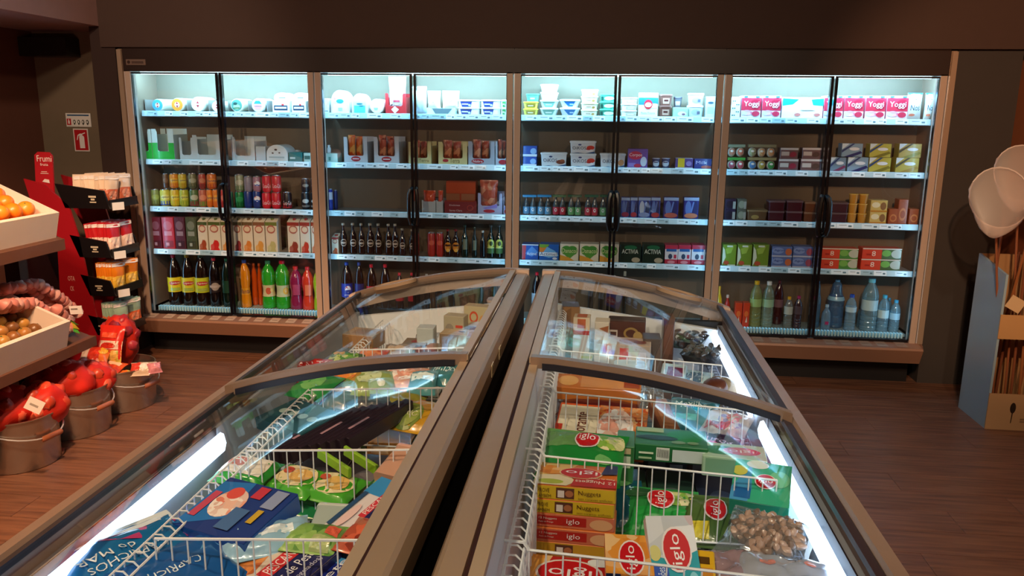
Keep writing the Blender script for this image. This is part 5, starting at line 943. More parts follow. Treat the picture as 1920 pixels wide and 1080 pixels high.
lie('bag', 'shrimp_bag', 1478, 1066, .70, .22, .15, .055, -14, 8, 'milky clear bag of peeled shrimp', 'bag', RF, FG, c=glassy('milky_film', '#e8ecf4', .1, diffuse=.6, dcol='#d0d4e0', boost=2), seed=7, bump=.014, art_=[('E', .3, .6, .08, .1, '#d8887c'), ('E', .7, .72, .06, .07, '#d8887c')])
lie('bag', 'shrimp_bag', 1375, 1052, .69, .13, .13, .05, 4, 10, 'small pinkish film bag beside shrimp', 'bag', RF, FG, c=glassy('pink_film', '#e8d8dc', .1, diffuse=.6, dcol='#c0a0a8', boost=2), seed=8, bump=.012)
lie('bag', 'ice_bag', 1500, 950, .655, .16, .22, .03, -24, 2, 'pale blue film sheet under the tube', 'bag', RF, FG, c=glassy('blue_film', '#d8ecf8', .1, diffuse=.7, dcol='#a8c8dc', boost=1.4), seed=9, bump=.006)
lie('box', 'frozen_nugget_box', 1066, 1082, .63, .21, .14, .05, -3, 6, 'red and white box under the near wires', 'box', RF, FG, c='#c82420', art_=[('P', [(0, 1), (.3, 1), (.1, 0), (0, 0)], 'p:nugget'), ('E', .5, .6, .36, .34, '#f4e4dc'), ('E', .5, .6, .33, .3, '#d01820'), ('T', .74, .76, .28, .46, 'iglo', '#fdf4f4'), ('E', .82, .9, .14, .1, '#f0f0f0')])
# middle bay
lie('box', 'pizza_box', 1126, 800, .66, .285, .22, .03, -6, 18, 'pizza box with cream panel and shrimp pizza', 'box', RF, FG, c='#e8602c', art_=[('R', .02, .0, .46, .95, '#f4e8cc'), ('R', .46, .0, 1, 1, 'p:pizza'), ('E', .66, .5, .2, .44, 'p:shrimp'), ('R', .0, .0, .08, .5, '#d04028'), ('V', .2, .12, .34, .8, 'Ristorante', '#702c20'), ('R', .46, .04, .66, .2, '#a82828')])
lie('bag', 'frozen_vegetable_bag', 1092, 838, .735, .235, .20, .06, -8, 20, 'large green bag with red drop logo', 'bag', RF, FG, c='#1f8c3c', seed=4, bump=.008, art_=[('R', 0, .55, .5, 1, '#6c9c5c'), ('E', .8, .75, .2, .2, 'p:salad'), ('E', .78, .34, .1, .1, '#78c070')] + iglo(.4, .52, .68, .9, False))
stand('box', 'frozen_vegetable_box', 1174, 822, .72, .05, .14, .12, -3, 'narrow green box standing on its side', 'box', RF, FG, c='#30703c', art_=[('R', .3, .55, .8, .8, '#c8d8c0'), ('R', .1, .85, .8, .97, '#c8b890')])
bar = [('R', .30, .12, .48, .88, '#e4ece8')] + [('R', .315 + .018 * i, .3, .322 + .018 * i, .8, '#1c2c24') for i in range(9)] + [('R', .52, .14, .96, .86, '#ccdce0'), ('R', .06, .5, .26, .62, '#d8e8d0'), ('R', .06, .2, .24, .32, '#a8c8a0')]
for k in range(3):
    stand('box', 'frozen_vegetable_box', 1256 + (2, 0, 3)[k], 820, .725 - .05 * k, .20, .049, .13, -4, 'dark green box with barcode end', 'box', RF, 'dark green frozen boxes', c='#1c6c3c' if k != 1 else '#248044', art_=bar if k != 1 else [('E', .6, .5, .08, .2, '#60b0a0'), ('E', .85, .5, .12, .24, '#a84838')], topart=[('E', .7, .6, .26, .34, '#1c8c3c'), ('E', .3, .4, .3, .14, '#143820'), ('R', .02, .7, .4, .95, '#a8c080'), ('E', .6, .2, .1, .08, '#78a078'), ('E', .8, .2, .08, .08, '#78a078')] if k == 0 else [])
for k in range(2): stand('box', 'frozen_spinach_box', 1376, 846, .715 - .06 * k, .17, .058, .10, -6, 'pale green box with oval red logo' if k == 0 else 'navy box under the pale green one', 'box', RF, FG, c='#a8ccb0' if k == 0 else '#18284c', art_=[('R', .3, .3, .8, .8, '#c0c8d0')] if k else [('R', .05, .1, .95, .9, '#78a888')], topart=[('E', .3, .5, .3, .3, '#388c4c'), ('E', .62, .5, .3, .26, '#c84850'), ('T', .82, .62, .42, .38, 'iglo', '#f8e8e8')] if k == 0 else [])
lie('box', 'frozen_fish_box', 1428, 903, .72, .14, .18, .045, -14, 10, 'turquoise box with barcode and red logo', 'box', RF, FG, c='#18886c', art_=[('R', 0, 0, 1, 1, '#38b890'), ('P', [(0, .3), (.3, .9), (.35, .3), (.3, 0), (0, 0)], '#48a0d8'), ('R', .06, .06, .34, .3, '#1c68b0'), ('E', .4, .9, .2, .1, '#e8f4f0'), ('E', .1, .7, .14, .12, '#d8d860'), ('E', .8, .6, .18, .2, '#78d8a8')] + iglo(.4, .34, .74, .66, False))
# fourth bay
lie('box', 'ice_cream_roll_box', 1122, 716, .70, .30, .10, .05, -3, 10, 'long orange dessert box under the lid seam', 'box', RF, FG, c='#d07830', art_=[('R', .3, .1, .95, .9, '#e09858'), ('E', .15, .5, .12, .36, '#f0b060'), ('R', .8, .2, .98, .6, '#a84828')])
lie('bag', 'sausage_roll', 1128, 752, .66, .31, .10, .07, -3, 8, 'long dark red rolls beneath the orange box', 'meat', RF, FG, c='#5c1818', seed=3, bump=.004)
lie('bag', 'ice_bag', 1222, 745, .68, .10, .17, .05, 5, 25, 'crumpled clear bag among dark goods', 'bag', RF, FG, c=FILM, seed=5, bump=.02)
lie('box', 'ice_cream_box', 1250, 785, .67, .06, .22, .05, 14, 18, 'narrow brown box lying lengthwise', 'box', RF, FG, c='#8c5838', art_=[('R', .2, .1, .8, .9, '#a87048')])
lie('bag', 'frozen_fish_bag', 1300, 765, .67, .16, .18, .05, -12, 16, 'deep teal bag with white lettering', 'bag', RF, FG, c='#146470', seed=6, bump=.008, art_=[('T', .1, .55, .9, .75, 'Mexilhão', '#d8ecf0'), ('R', .1, .2, .6, .35, '#48b0b0')])
lie('bag', 'frozen_fruit_bag', 1362, 785, .67, .15, .16, .05, -24, 14, 'white and raspberry pink crumpled bag', 'bag', RF, FG, c='#d8d0d4', seed=7, bump=.012, art_=[('E', .6, .5, .28, .3, 'p:swirl'), ('R', .1, .2, .5, .4, '#a83850')])
lie('bag', 'frozen_fruit_bag', 1338, 822, .66, .15, .12, .04, -20, 10, 'plum bag with slanted pale lettering', 'bag', RF, FG, c='#38203c', seed=8, bump=.008, art_=[('T', .08, .4, .9, .68, 'Frutos', '#d8c0e0'), ('R', .3, .2, .8, .34, '#c83870')])
# farthest bay
stand('box', 'ice_cream_cone_box', 1070, 570, .80, .075, .25, .10, 6, 'open brown cardboard box in the corner', 'box', RF, FG, c='#a87c54', top='#6c4830', art_=[('P', [(.1, .9), (.5, .98), (.5, .6)], '#8c6444')])
stand('box', 'ice_cream_box', 1092, 592, .80, .068, .26, .07, -3, 'tall white box with red band and red print', 'box', RF, FG, c='#e4e4e8', top='#e8d0b0', art_=[('R', 0, .80, 1, 1, '#ecd4b4'), ('R', .25, .83, .75, .98, '#d07048'), ('R', 0, .72, 1, .79, '#c83830'), ('R', .0, .1, 1, .7, '#dcdce4')], topart=[('R', .2, .1, .8, .9, '#d06840')])
stand('box', 'ice_cream_box', 1130, 600, .79, .06, .22, .08, -3, 'cream box with small feather picture', 'box', RF, FG, c='#dcd0c0', top='#e8dcc8', art_=[('P', [(.3, .88), (.95, .94), (.9, .8)], '#a8643c'), ('R', 0, .1, .9, .66, '#c8ccd4')])
stand('box', 'ice_cream_box', 1176, 598, .785, .155, .10, .09, -3, 'chocolate brown box with gold swirl', 'box', RF, FG, c='#5c3830', top='#3c2420', art_=[('R', .04, .3, .26, .62, '#d8c8c0'), ('R', .07, .38, .23, .54, '#5c3830'), ('E', .62, .5, .2, .26, '#a88850'), ('E', .62, .5, .14, .17, '#5c3830'), ('E', .8, .4, .12, .2, '#b89860')], topart=[('E', .3, .5, .25, .2, '#1c1214'), ('E', .72, .5, .2, .2, '#1c1214')])
stand('box', 'frozen_snack_box', 1180, 640, .75, .17, .13, .11, -4, 'wide kraft box with red square', 'box', RF, FG, c='#b8a490', top='#c8a888', art_=[('R', .3, .3, .5, .9, '#d04028'), ('R', .5, .5, .9, .8, '#d8c8b8')], topart=[('E', .5, .5, .24, .3, '#a86848'), ('E', .75, .4, .15, .2, '#8c4838')])
stand('box', 'frozen_snack_box', 1128, 655, .745, .05, .16, .16, -3, 'white box with vertical red writing', 'box', RF, FG, c='#d8dce0', top='#d4dce0', art_=[('V', .2, .1, .8, .8, 'OFERTA', '#b83844')], topart=[('R', .6, 0, .9, 1, '#b83844')])
stand('tub', 'ice_cream_tub', 1182, 682, .735, .12, .10, .10, 0, 'frosty clear tub with white lid', 'tub', RF, FG, c='#c0d4e0', lid='#d8e8f0')
stand('box', 'frozen_snack_box', 1100, 668, .72, .05, .12, .10, -3, 'slim white and green carton by side rack', 'box', RF, FG, c='#dce0d8', top='#d0dcc8', art_=[('V', .3, .1, .8, .9, 'BACALHAU', '#1c7044')], topart=[('R', .1, .2, .9, .5, '#b8c870')])
stand('box', 'frozen_snack_box', 1222, 630, .76, .07, .16, .10, 0, 'plain grey-brown carton', 'box', RF, FG, c='#5c4c44', top='#5c5048')
stand('box', 'ice_cream_box', 1254, 592, .80, .045, .26, .09, 0, 'tall cocoa brown upright box', 'box', RF, FG, c='#5c3c30', top='#70503c', art_=[('R', .1, .4, .9, .9, '#70483c')])
for px, py, yw, nm in ((1290, 628, -20, 'grey tray of half-shell mussels, farther one'), (1318, 655, -20, 'grey tray of half-shell mussels, nearer one')):
    p = onZ(px, py, .70); t = empty('mussel_tray', (p.x, p.y, .655), math.radians(yw)); m = MB()
    m.loft([rr(.12, .14, .02, 0, 3), rr(.15, .17, .02, .035, 3), rr(.155, .175, .02, .035, 3), rr(.145, .165, .02, .030, 3), rr(.12, .14, .02, .008, 3)]); m.build('tray', '#24262c', t)
    sm = MB(); sm.ball((0, 0, 0), (.021, .012, .007), 9, 5); sme = sm.mesh('mussel', mat('#5c5450', .3, 0, .5, 0, .3)); rnd = random.Random(px)
    for i in range(5):
        for j in range(4): o = link('mussel', sme, t, (-.055 + .037 * j, -.06 + .03 * i, .040 + rnd.uniform(0, .01))); o.rotation_euler = (rnd.uniform(-.4, .4), rnd.uniform(-.4, .4), rnd.uniform(0, 3))
    tag(t, nm, 'tray', 'trays of frozen mussels')
t = empty('coconut_dessert', onZ(1352, 712, .69) - Vector((0, 0, .045)))
MB().ball((0, 0, 0), (.075, .07, .055), 18, 12).build('shell', mat('#8c7454', .25, 0, .6), t); MB().ball((-.018, -.02, .012), (.055, .055, .045), 16, 10).build('scoop', mat('#5c3020', .3, 0, .5), t)
tag(t, 'glossy round brown dessert against wires in right freezer', 'dessert')
lie('box', 'ice_cream_box', 1262, 700, .70, .09, .11, .04, -14, 30, 'pale blue box with plum label', 'box', RF, FG, c='#b8d4e0', art_=[('R', .25, .45, .9, .85, '#7c3050'), ('R', .1, .1, .8, .35, '#e8f4f8')])
lie('bag', 'ice_cream_pack', 1302, 705, .69, .12, .12, .04, -18, 22, 'shiny white-blue foil pack', 'bag', RF, FG, c='#b8d8e8', seed=11, bump=.012, art_=[('E', .5, .5, .3, .3, '#587898')])

# ---- left freezer, nearest bay
cap_ = [('R', 0, 0, 1, .16, '#dce8f0'), ('P', [(0, .16), (0, .5), (.45, .3), (.6, .16)], '#c0407c'), ('R', .12, .72, .5, .9, '#c83444'), ('T', .14, .75, .48, .87, 'PESCA', '#f8e8ec'), ('T', .2, .5, .8, .585, 'CAPRICHOS', '#e8f0f8'), ('T', .4, .37, .84, .46, 'do MAR', '#e8f0f8')]
lie('bag', 'surimi_bag', 236, 1036, .70, .30, .22, .05, -122, -14, 'large blue seafood bag leaning at the tube', 'bag', LF, BG_, c='#186ca8', seed=12, bump=.008, art_=cap_)
lie('bag', 'surimi_bag', 320, 1062, .695, .26, .18, .05, -126, -12, 'blue seafood bag half under the wires', 'bag', LF, BG_, c='#1458a0', seed=13, bump=.010, art_=[('P', [(0, .3), (.4, .9), (.55, .85), (.1, .2)], '#60a8d8'), ('T', .25, .47, .85, .57, 'CAPRICHOS', '#d8e8f4')])
fil = [('R', 0, 0, 1, 1, '#d8c8b8'), ('P', [(.05, .1), (.12, .8), (.4, .95), (.52, .3), (.3, .02)], 'p:fish'), ('R', .7, 0, 1, 1, '#20245c'), ('R', .56, .3, .7, 1, '#d03038'), ('V', .58, .36, .68, .96, 'PESCANOVA', '#f8ecec'), ('V', .74, .12, .84, .98, 'Filetes de Pescada', '#f0f0f8'), ('V', .88, .3, .95, .8, '(Congelados)', '#c8c8e0'), ('E', .3, .9, .12, .06, '#c83848')]
lie('box', 'fish_fillet_box', 500, 1052, .66, .25, .21, .04, -24, 8, 'navy box with golden fish fillet picture', 'box', LF, BG_, c='#20245c', art_=fil)
lie('box', 'fish_fillet_box', 604, 1058, .65, .15, .19, .04, -24, 8, 'royal blue box with white fillets and sky', 'box', LF, BG_, c='#1c2c8c', art_=[('R', 0, .6, 1, 1, '#48a0d8'), ('P', [(.1, .1), (.2, .7), (.5, .8), (.4, .1)], '#e4e4ec'), ('R', .48, .4, .62, 1, '#d03038'), ('V', .5, .44, .6, .96, 'PESCANOVA', '#f8ecec'), ('V', .7, .1, .82, .8, 'Filetes', '#e8ecf8')])
lie('box', 'fish_fillet_box', 400, 1072, .64, .18, .14, .04, -24, 6, 'salmon pink box partly under blue bags', 'box', LF, BG_, c='#c8a898', art_=[('E', .4, .5, .34, .4, 'p:fish'), ('R', .7, 0, 1, 1, '#c8c0c0')])
lie('bag', 'meat_pack', 668, 1035, .66, .12, .13, .05, -10, 10, 'glossy red meat pack at the inner rail', 'meat', LF, BG_, c='#b83828', seed=14, bump=.008, art_=[('R', 0, 0, 1, .25, '#203c70')])
# second bay
lie('box', 'shrimp_box', 446, 952, .715, .21, .19, .05, -18, 10, 'royal blue box with pink shrimp picture', 'box', LF, BG_, c='#1858b0', art_=[('R', 0, 0, 1, 1, '#1c3c88'), ('P', [(0, .0), (.0, .9), (.4, 1), (.5, .3)], '#2878c8'), ('E', .34, .55, .2, .28, 'p:shrimp'), ('E', .3, .74, .1, .12, '#e05850'), ('R', .04, .2, .14, .7, '#c8506c'), ('R', .52, .72, .66, .95, '#c83c50'), ('R', .75, .6, .92, .95, '#90a0c8'), ('R', .78, .3, .86, .55, '#c8a838'), ('R', .5, .1, .7, .5, '#4870a8')])
lie('bag', 'frozen_fish_bag', 425, 992, .69, .22, .12, .05, -8, 8, 'deep blue glossy bag below the shrimp box', 'bag', LF, BG_, c='#0c3cb0', seed=15, bump=.010)
lie('bag', 'frozen_fish_bag', 500, 992, .70, .20, .11, .05, 30, 14, 'silvery pale blue crumpled bag', 'bag', LF, BG_, c='#98c4e0', seed=16, bump=.014, art_=[('R', .2, .4, .8, .6, '#e4f0f8')])
gb = lambda: [('E', .5, .5, .44, .36, '#ecdcb0'), ('E', .6, .5, .24, .22, '#e0b468'), ('E', .25, .6, .12, .1, '#c05040')]
for k, (px, py, z, yw) in enumerate(((462, 905, .60, -6), (476, 892, .64, 4), (462, 872, .68, -10))):
    lie('bag', 'frozen_crepe_pack', px, py, z, .16, .13, .045, yw, 6, ('green pack, bottom of left pile by wires', 'green and tan pack, middle of left pile', 'green and white pack, top of left pile')[k], 'pack', LF, 'green frozen packs', c='#2c9838', seed=20 + k, bump=.004, p=6, art_=gb() if k < 2 else [('R', .08, .2, .92, .9, '#e8e4d8'), ('E', .3, .6, .2, .18, '#c06c60')])
for k, (px, py, z, yw) in enumerate(((558, 890, .66, -18), (626, 903, .655, -18), (530, 922, .60, -8), (592, 930, .60, -8))):
    lie('bag', 'frozen_crepe_pack', px, py, z, .15, .13, .045, yw, 8, ('lime green pack with cream window, left one', 'lime green pack with cream window, right one', 'emerald pack tucked under, left one', 'emerald pack tucked under, right one')[k], 'pack', LF, 'green frozen packs', c='#48a82c' if k < 2 else '#1c8444', seed=24 + k, bump=.004, p=6, art_=gb() if k < 2 else [('E', .5, .5, .3, .3, '#48a858')])
lie('box', 'fish_fillet_box', 694, 952, .70, .12, .22, .035, -28, 12, 'white and navy fillet box along inner rail', 'box', LF, BG_, c='#e0d8dc', art_=[('R', 0, .7, 1, 1, '#3890d0'), ('R', .62, 0, 1, 1, '#24285c'), ('R', .46, .35, .62, 1, '#d03848'), ('V', .48, .4, .6, .95, 'PESCANOVA', '#f8f0f0'), ('V', .7, .1, .86, .9, 'Filetes de Pescada', '#e8e8f4'), ('R', .05, .1, .16, .7, '#2c5078'), ('E', .3, .3, .1, .2, '#e8c8c8')])
lie('bag', 'spinach_pack', 588, 995, .70, .13, .10, .04, -4, 10, 'clear pack of light green spinach', 'pack', LF, BG_, c='p:spinach', seed=30, bump=.006, art_=[('R', .72, .5, .95, .8, '#d86048'), ('R', .55, .05, .9, .4, '#a8b878')])
lie('bag', 'meat_pack', 690, 990, .715, .12, .12, .05, -16, 10, 'red-brown ready meal pack under navy box', 'meat', LF, BG_, c='p:meat', seed=31, bump=.006)
lie('tub', 'ready_meal_tray', 626, 962, .68, .11, .09, .04, 0, 6, 'frosted clear tray between green packs', 'tray', LF, BG_, c='#a8b8b4', lid='#c8d0cc')
# middle bay
for k in range(9):
    lie('box', 'popsicle_box', 575 + 17 * k, 806 - 3 * k, .69, .035, .28, .05, -30, 8, 'slim black-violet ice lolly box', 'box', LF, 'slim dark ice lolly boxes', c='#241826', art_=[('R', .1, .05, .3, .95, '#4c3450'), ('R', .55, .1, .7, .8, '#38283c')] + ([('R', .6, .3, .9, .6, '#b08898')] if k % 3 == 0 else []))
for px, py in ((640, 870), (690, 865)): lie('box', 'popsicle_box', px - 14, py - 12, .70, .012, .15, .03, 52, 4, 'lime green box edge standing tilted', 'box', LF, 'lime edged boxes', c='#88b828')
lie('tub', 'ready_meal_tray', 752, 858, .745, .10, .13, .05, -20, 12, 'pinkish meat tray near the inner rail', 'tray', LF, BG_, c='#c89880', lid='#d8a898', art_=[])
lie('box', 'ready_meal_box', 740, 895, .70, .10, .10, .05, -14, 6, 'dark green box below the meat tray', 'box', LF, BG_, c='#2c5c2c', art_=[('R', .1, .1, .4, .8, '#90b840')])
lie('bag', 'frozen_vegetable_bag', 786, 768, .68, .17, .17, .05, -16, 16, 'golden yellow bag with green round label', 'bag', LF, BG_, c='#c89828', seed=33, bump=.006, art_=[('P', [(0, .6), (0, 1), (.4, 1), (.3, .6)], '#c85838'), ('E', .36, .36, .3, .34, '#78903c'), ('E', .36, .36, .24, .27, '#98a850'), ('T', .18, .3, .56, .46, 'TRIO', '#f4ecc0'), ('E', .15, .7, .12, .12, '#a83828')])
lie('box', 'pizza_box', 560, 778, .70, .22, .16, .04, -30, 6, 'dark teal box with round pictures', 'box', LF, BG_, c='#1c505c', art_=[('E', .2 + .2 * i, .5, .08, .1, '#a8c8c8') for i in range(4)])
# fourth bay
for px, py, w, c, yw, look, a in ((590, 712, .15, '#2c8c48', -20, 'green bag by the wires, fourth bay', [('E', .5, .5, .3, .3, '#70b868')]), (652, 700, .16, '#b88c38', -10, 'yellow and orange vegetable bag', [('E', .4, .5, .34, .3, 'p:orange'), ('R', .0, .1, 1, .3, '#688c30')]),
        (700, 706, .15, '#90a85c', 12, 'light green bag with pale dots', [('E', .4, .6, .3, .3, '#c8d8a8'), ('E', .7, .3, .1, .1, '#e8e8d0')]), (752, 696, .15, '#d89878', -14, 'peach pink bag with crinkled film', [('E', .5, .5, .4, .3, 'p:shrimp')]),
        (792, 705, .10, '#48888c', 6, 'small teal and white bag', [('R', .1, .4, .9, .7, '#e0f0f0')]), (838, 690, .15, '#387c84', -14, 'sea green bag with white letters', [('T', .1, .4, .9, .7, 'Tamboril', '#e8f4f4'), ('R', .1, .75, .6, .9, '#b83848')])):
    lie('bag', 'frozen_vegetable_bag', px, py, .73, w, .15, .05, yw, 16, look, 'bag', LF, BG_, c=c, seed=px, bump=.008, art_=a)
for px, py, look, c in ((755, 742, 'olive fold of a bag below peach one', '#8c8838'), (700, 745, 'grey-blue frosted bag', '#4c6070'), (640, 740, 'dark bag with pale specks', '#3c4c38')): lie('bag', 'frozen_vegetable_bag', px, py, .69, .14, .12, .05, -8, 8, look, 'bag', LF, BG_, c=c, seed=px, bump=.008)
# farthest bay
for px, py, w, h, c, yw, look, a in ((592, 682, .15, .14, '#d03028', 26, 'red bag with white slanted word', [('T', .08, .4, .92, .68, 'SALTO', '#f8ecec'), ('E', .6, .2, .2, .14, '#e8a060')]), (645, 668, .15, .14, '#3c6c2c', -6, 'green mixed vegetable bag, far bay', [('E', .5, .5, .4, .4, 'p:salad'), ('E', .3, .7, .16, .14, '#d8a040')]),
        (692, 662, .11, .15, '#d8603c', -8, 'coral orange bag, far bay', [('R', .1, .3, .9, .7, '#e89060')]), (672, 685, .12, .09, '#8c9c48', 4, 'olive flat bag beside seam rail', [('E', .5, .5, .3, .3, '#c8d080')]), (745, 650, .12, .12, '#a89078', 0, 'beige crumpled bag, far bay', [('R', .2, .3, .8, .6, '#c8b098')])):
    lie('bag', 'frozen_vegetable_bag', px, py, .72, w, h, .05, yw, 14, look, 'bag', LF, BG_, c=c, seed=px, bump=.008, art_=a)
for px, py, z, w, h, d, yw, c, tp, look, ta in ((682, 622, .72, .14, .06, .12, -10, '#a87c50', '#b89c78', 'kraft cardboard tray by the aisle wall', [('R', .2, .2, .8, .8, '#a08464')]), (860, 622, .735, .14, .05, .09, -8, '#8c7458', '#bca484', 'tan flat carton, nearer of two', [('R', .2, .2, .7, .8, '#c8b498'), ('E', .6, .5, .1, .1, '#38302c')]),
        (905, 608, .74, .12, .05, .07, -8, '#8c7458', '#c0a888', 'tan flat carton, farther of two', [('R', .2, .2, .7, .8, '#ccb898')]), (836, 650, .70, .16, .05, .08, -8, '#6c5848', '#8c7860', 'brown flat carton near seam rail', []), (780, 640, .70, .10, .08, .10, 0, '#605448', '#8c7c6c', 'grey-brown carton, far bay', [('E', .5, .5, .2, .2, '#a03c38')])):
    stand('box', 'frozen_snack_box', px, py, z, w, h, d, yw, look, 'box', LF, BG_, c=c, top=tp, topart=ta)
stand('box', 'ice_cream_box', 896, 572, .80, .11, .12, .06, -10, 'upright cream box with red curl', 'box', LF, BG_, c='#c8bc98', top='#c8b898', art_=[('E', .42, .6, .18, .22, '#d85838'), ('E', .42, .6, .12, .14, '#c8bc98'), ('E', .8, .4, .16, .3, '#d8a058')])
stand('box', 'ice_cream_box', 855, 590, .79, .09, .11, .06, -10, 'upright pale box with red dash', 'box', LF, BG_, c='#b0a890', top='#c0b49c', art_=[('R', .6, .55, .95, .66, '#c84838'), ('E', .3, .5, .2, .2, '#90887c')])
stand('tub', 'ice_cream_tub', 930, 560, .80, .08, .10, .08, 0, 'round-cornered beige tub in far corner', 'tub', LF, BG_, c='#a08c84', lid='#b8a49c')
stand('box', 'ice_cream_box', 800, 612, .76, .07, .10, .07, 0, 'small pale blue-white carton', 'box', LF, BG_, c='#c0c8c8', top='#d0d4d0')
lie('bag', 'shrimp_bag', 800, 625, .71, .10, .10, .04, 0, 14, 'pinkish clear bag among cartons', 'bag', LF, BG_, c=FILM, seed=41, bump=.015)
# ================================================================ left side: produce stand, snack display, pails
WOODD = mat('#5c3a28', .55, 0, 0, 0, .2); CRATE = mat('#e8d8c8', .5, 0, 0, 0, .06)
XFR = -2.16
st = tag(empty('produce_stand', (0, 0, 0)), 'dark brown wooden stand carrying white fruit crates along left wall', 'stand')
def stair(x0, z0, x1, z1, ya, yb, th, name, m, par): MB().prism([(x0, z0), (x1, z1), (x1, z1 - th), (x0, z0 - th)], ya, yb).build(name, m, par, False)
Y0, Y1 = -3.2, -1.28
stair(XFR + .02, .985, -3.0, 1.33, Y0, Y1, .035, 'board', WOODD, st)
MB().box((XFR - .01, Y0, .93), (XFR + .03, Y1, .985)).build('board_edge', mat('#6c4430', .5, 0, .1, 0, .15), st, False)
stair(-2.02, .485, -2.9, .80, Y0, Y1 - .02, .035, 'board', WOODD, st)
MB().box((-2.04, Y0, .44), (-2.0, Y1 - .02, .49)).build('board_edge', mat('#6c4430', .5, 0, .1, 0, .15), st, False)
for y in (Y0, Y1 - .07):
    MB().box((-2.42, y, 0), (-2.34, y + .06, .94)).build('post', WOODD, st, False)
    MB().box((-3.2, y, 0), (-3.12, y + .06, 1.4)).build('post', WOODD, st, False)
MB().box((-2.7, Y0, 0), (-2.66, Y1, .9)).build('back_board', mat('#2c1c18', .7), st, False)
def crate(x0, z0, ln, slope, ya, yb, label, nm):
    """open crate leaning on the stand: x0, z0 is the front lower edge"""
    t = tag(empty('fruit_crate', (x0, 0, z0)), label, 'crate', 'white fruit crates on the stand'); a = slope; w = .02; hh = .13
    ca, sa = math.cos(a), math.sin(a)
    Q = lambda u, v: (-u * ca - v * -sa * -1 * 0 + v * sa * 0 - 0 * v, u * sa + v) if False else (-u * ca + v * .25, u * sa + v)
    def wall(pts, y0, y1, n): MB().prism(pts, y0, y1).build(n, CRATE, t, False)
    wall([Q(0, 0), Q(.02, 0), Q(.02, hh), Q(0, hh)], ya, yb, 'front_panel')
    wall([Q(ln - .02, 0), Q(ln, 0), Q(ln, hh), Q(ln - .02, hh)], ya, yb, 'back_panel')
    for y in (ya, yb - w): wall([Q(.02, 0), Q(ln - .02, 0), Q(ln - .02, hh), Q(.02, hh)], y, y + w, 'side_panel')
    wall([Q(.02, 0), Q(ln - .02, 0), Q(ln - .02, .012), Q(.02, .012)], ya + w, yb - w, 'bottom_panel')
    return t, Q
cr1, Q1 = crate(XFR, .99, .62, .42, -1.86, -1.30, 'upper white crate holding oranges', 0)
cr2, Q2 = crate(XFR, .99, .62, .42, -2.44, -1.88, 'upper white crate nearest the photo edge', 0)
cr3, Q3 = crate(-2.02, .49, .55, .40, -2.10, -1.50, 'lower white crate holding brown fruit', 0)
def fruit(name, x, y, z, r, c, look, place, grp, k):
    t = empty(name, (x, y, z)); m = MB(); m.ball((0, 0, 0), (r, r, r * .93), 16, 11, 0, .04, k); m.build('peel', mat(c, .38, 0, .15, 0, .12), t)
    s = MB(); s.ball((0, 0, r * .9), (.005, .005, .003), 6, 4); s.build('stem_scar', mat('#4c6028', .6), t)
    t.rotation_euler = (random.uniform(-.6, .6), random.uniform(-.6, .6), 0); ITEMS.append((t, look, 'fruit', place, grp, x - y * .01, 0 if 0 else round(z, 2), k)); return t
k = 0; ocol = ['#f08018', '#ec7414', '#f48c24', '#e87c1c']
for row, u in enumerate((.085, .165, .245, .325, .405)):
    for cidx in range(6):
        y = -1.36 - cidx * .085 - (.04 if row % 2 else 0)
        if y < -1.82: continue
        for lay in range(2 if cidx < 4 else 1):
            q = Q1(u + .02 * lay, .054 + .058 * lay + (.0 if cidx else -.0)); k += 1
            t = fruit('orange', XFR + q[0], y - .04 * lay, .99 + q[1], .041, ocol[k % 4], '', '', 'oranges in the upper crate', k); ITEMS.pop()
            rowsn = ['front', 'second', 'third', 'fourth', 'fifth']
            tag(t, 'orange in white crate, %s row from front, %s from crate end, %s layer' % (rowsn[row], ['first', 'second', 'third', 'fourth', 'fifth', 'sixth'][cidx], 'upper' if lay else 'lower'), 'orange', 'oranges in the upper crate')
for row, u in enumerate((.07, .135, .2, .265, .33)):
    for cidx in range(6):
        y = -1.56 - cidx * .07; q = Q3(u, .045); t = fruit('kiwi', -2.02 + q[0], y, .49 + q[1], .032, ['#b07838', '#946030', '#c08c40', '#7c5028'][(row * 3 + cidx) % 4], '', '', '', row * 7 + cidx); ITEMS.pop()
        tag(t, 'brown fruit in lower crate, %s row from front, %s from crate end' % (['front', 'second', 'third', 'fourth', 'fifth'][row], ['first', 'second', 'third', 'fourth', 'fifth', 'sixth'][cidx]), 'fruit', 'brown fruit in the lower crate')
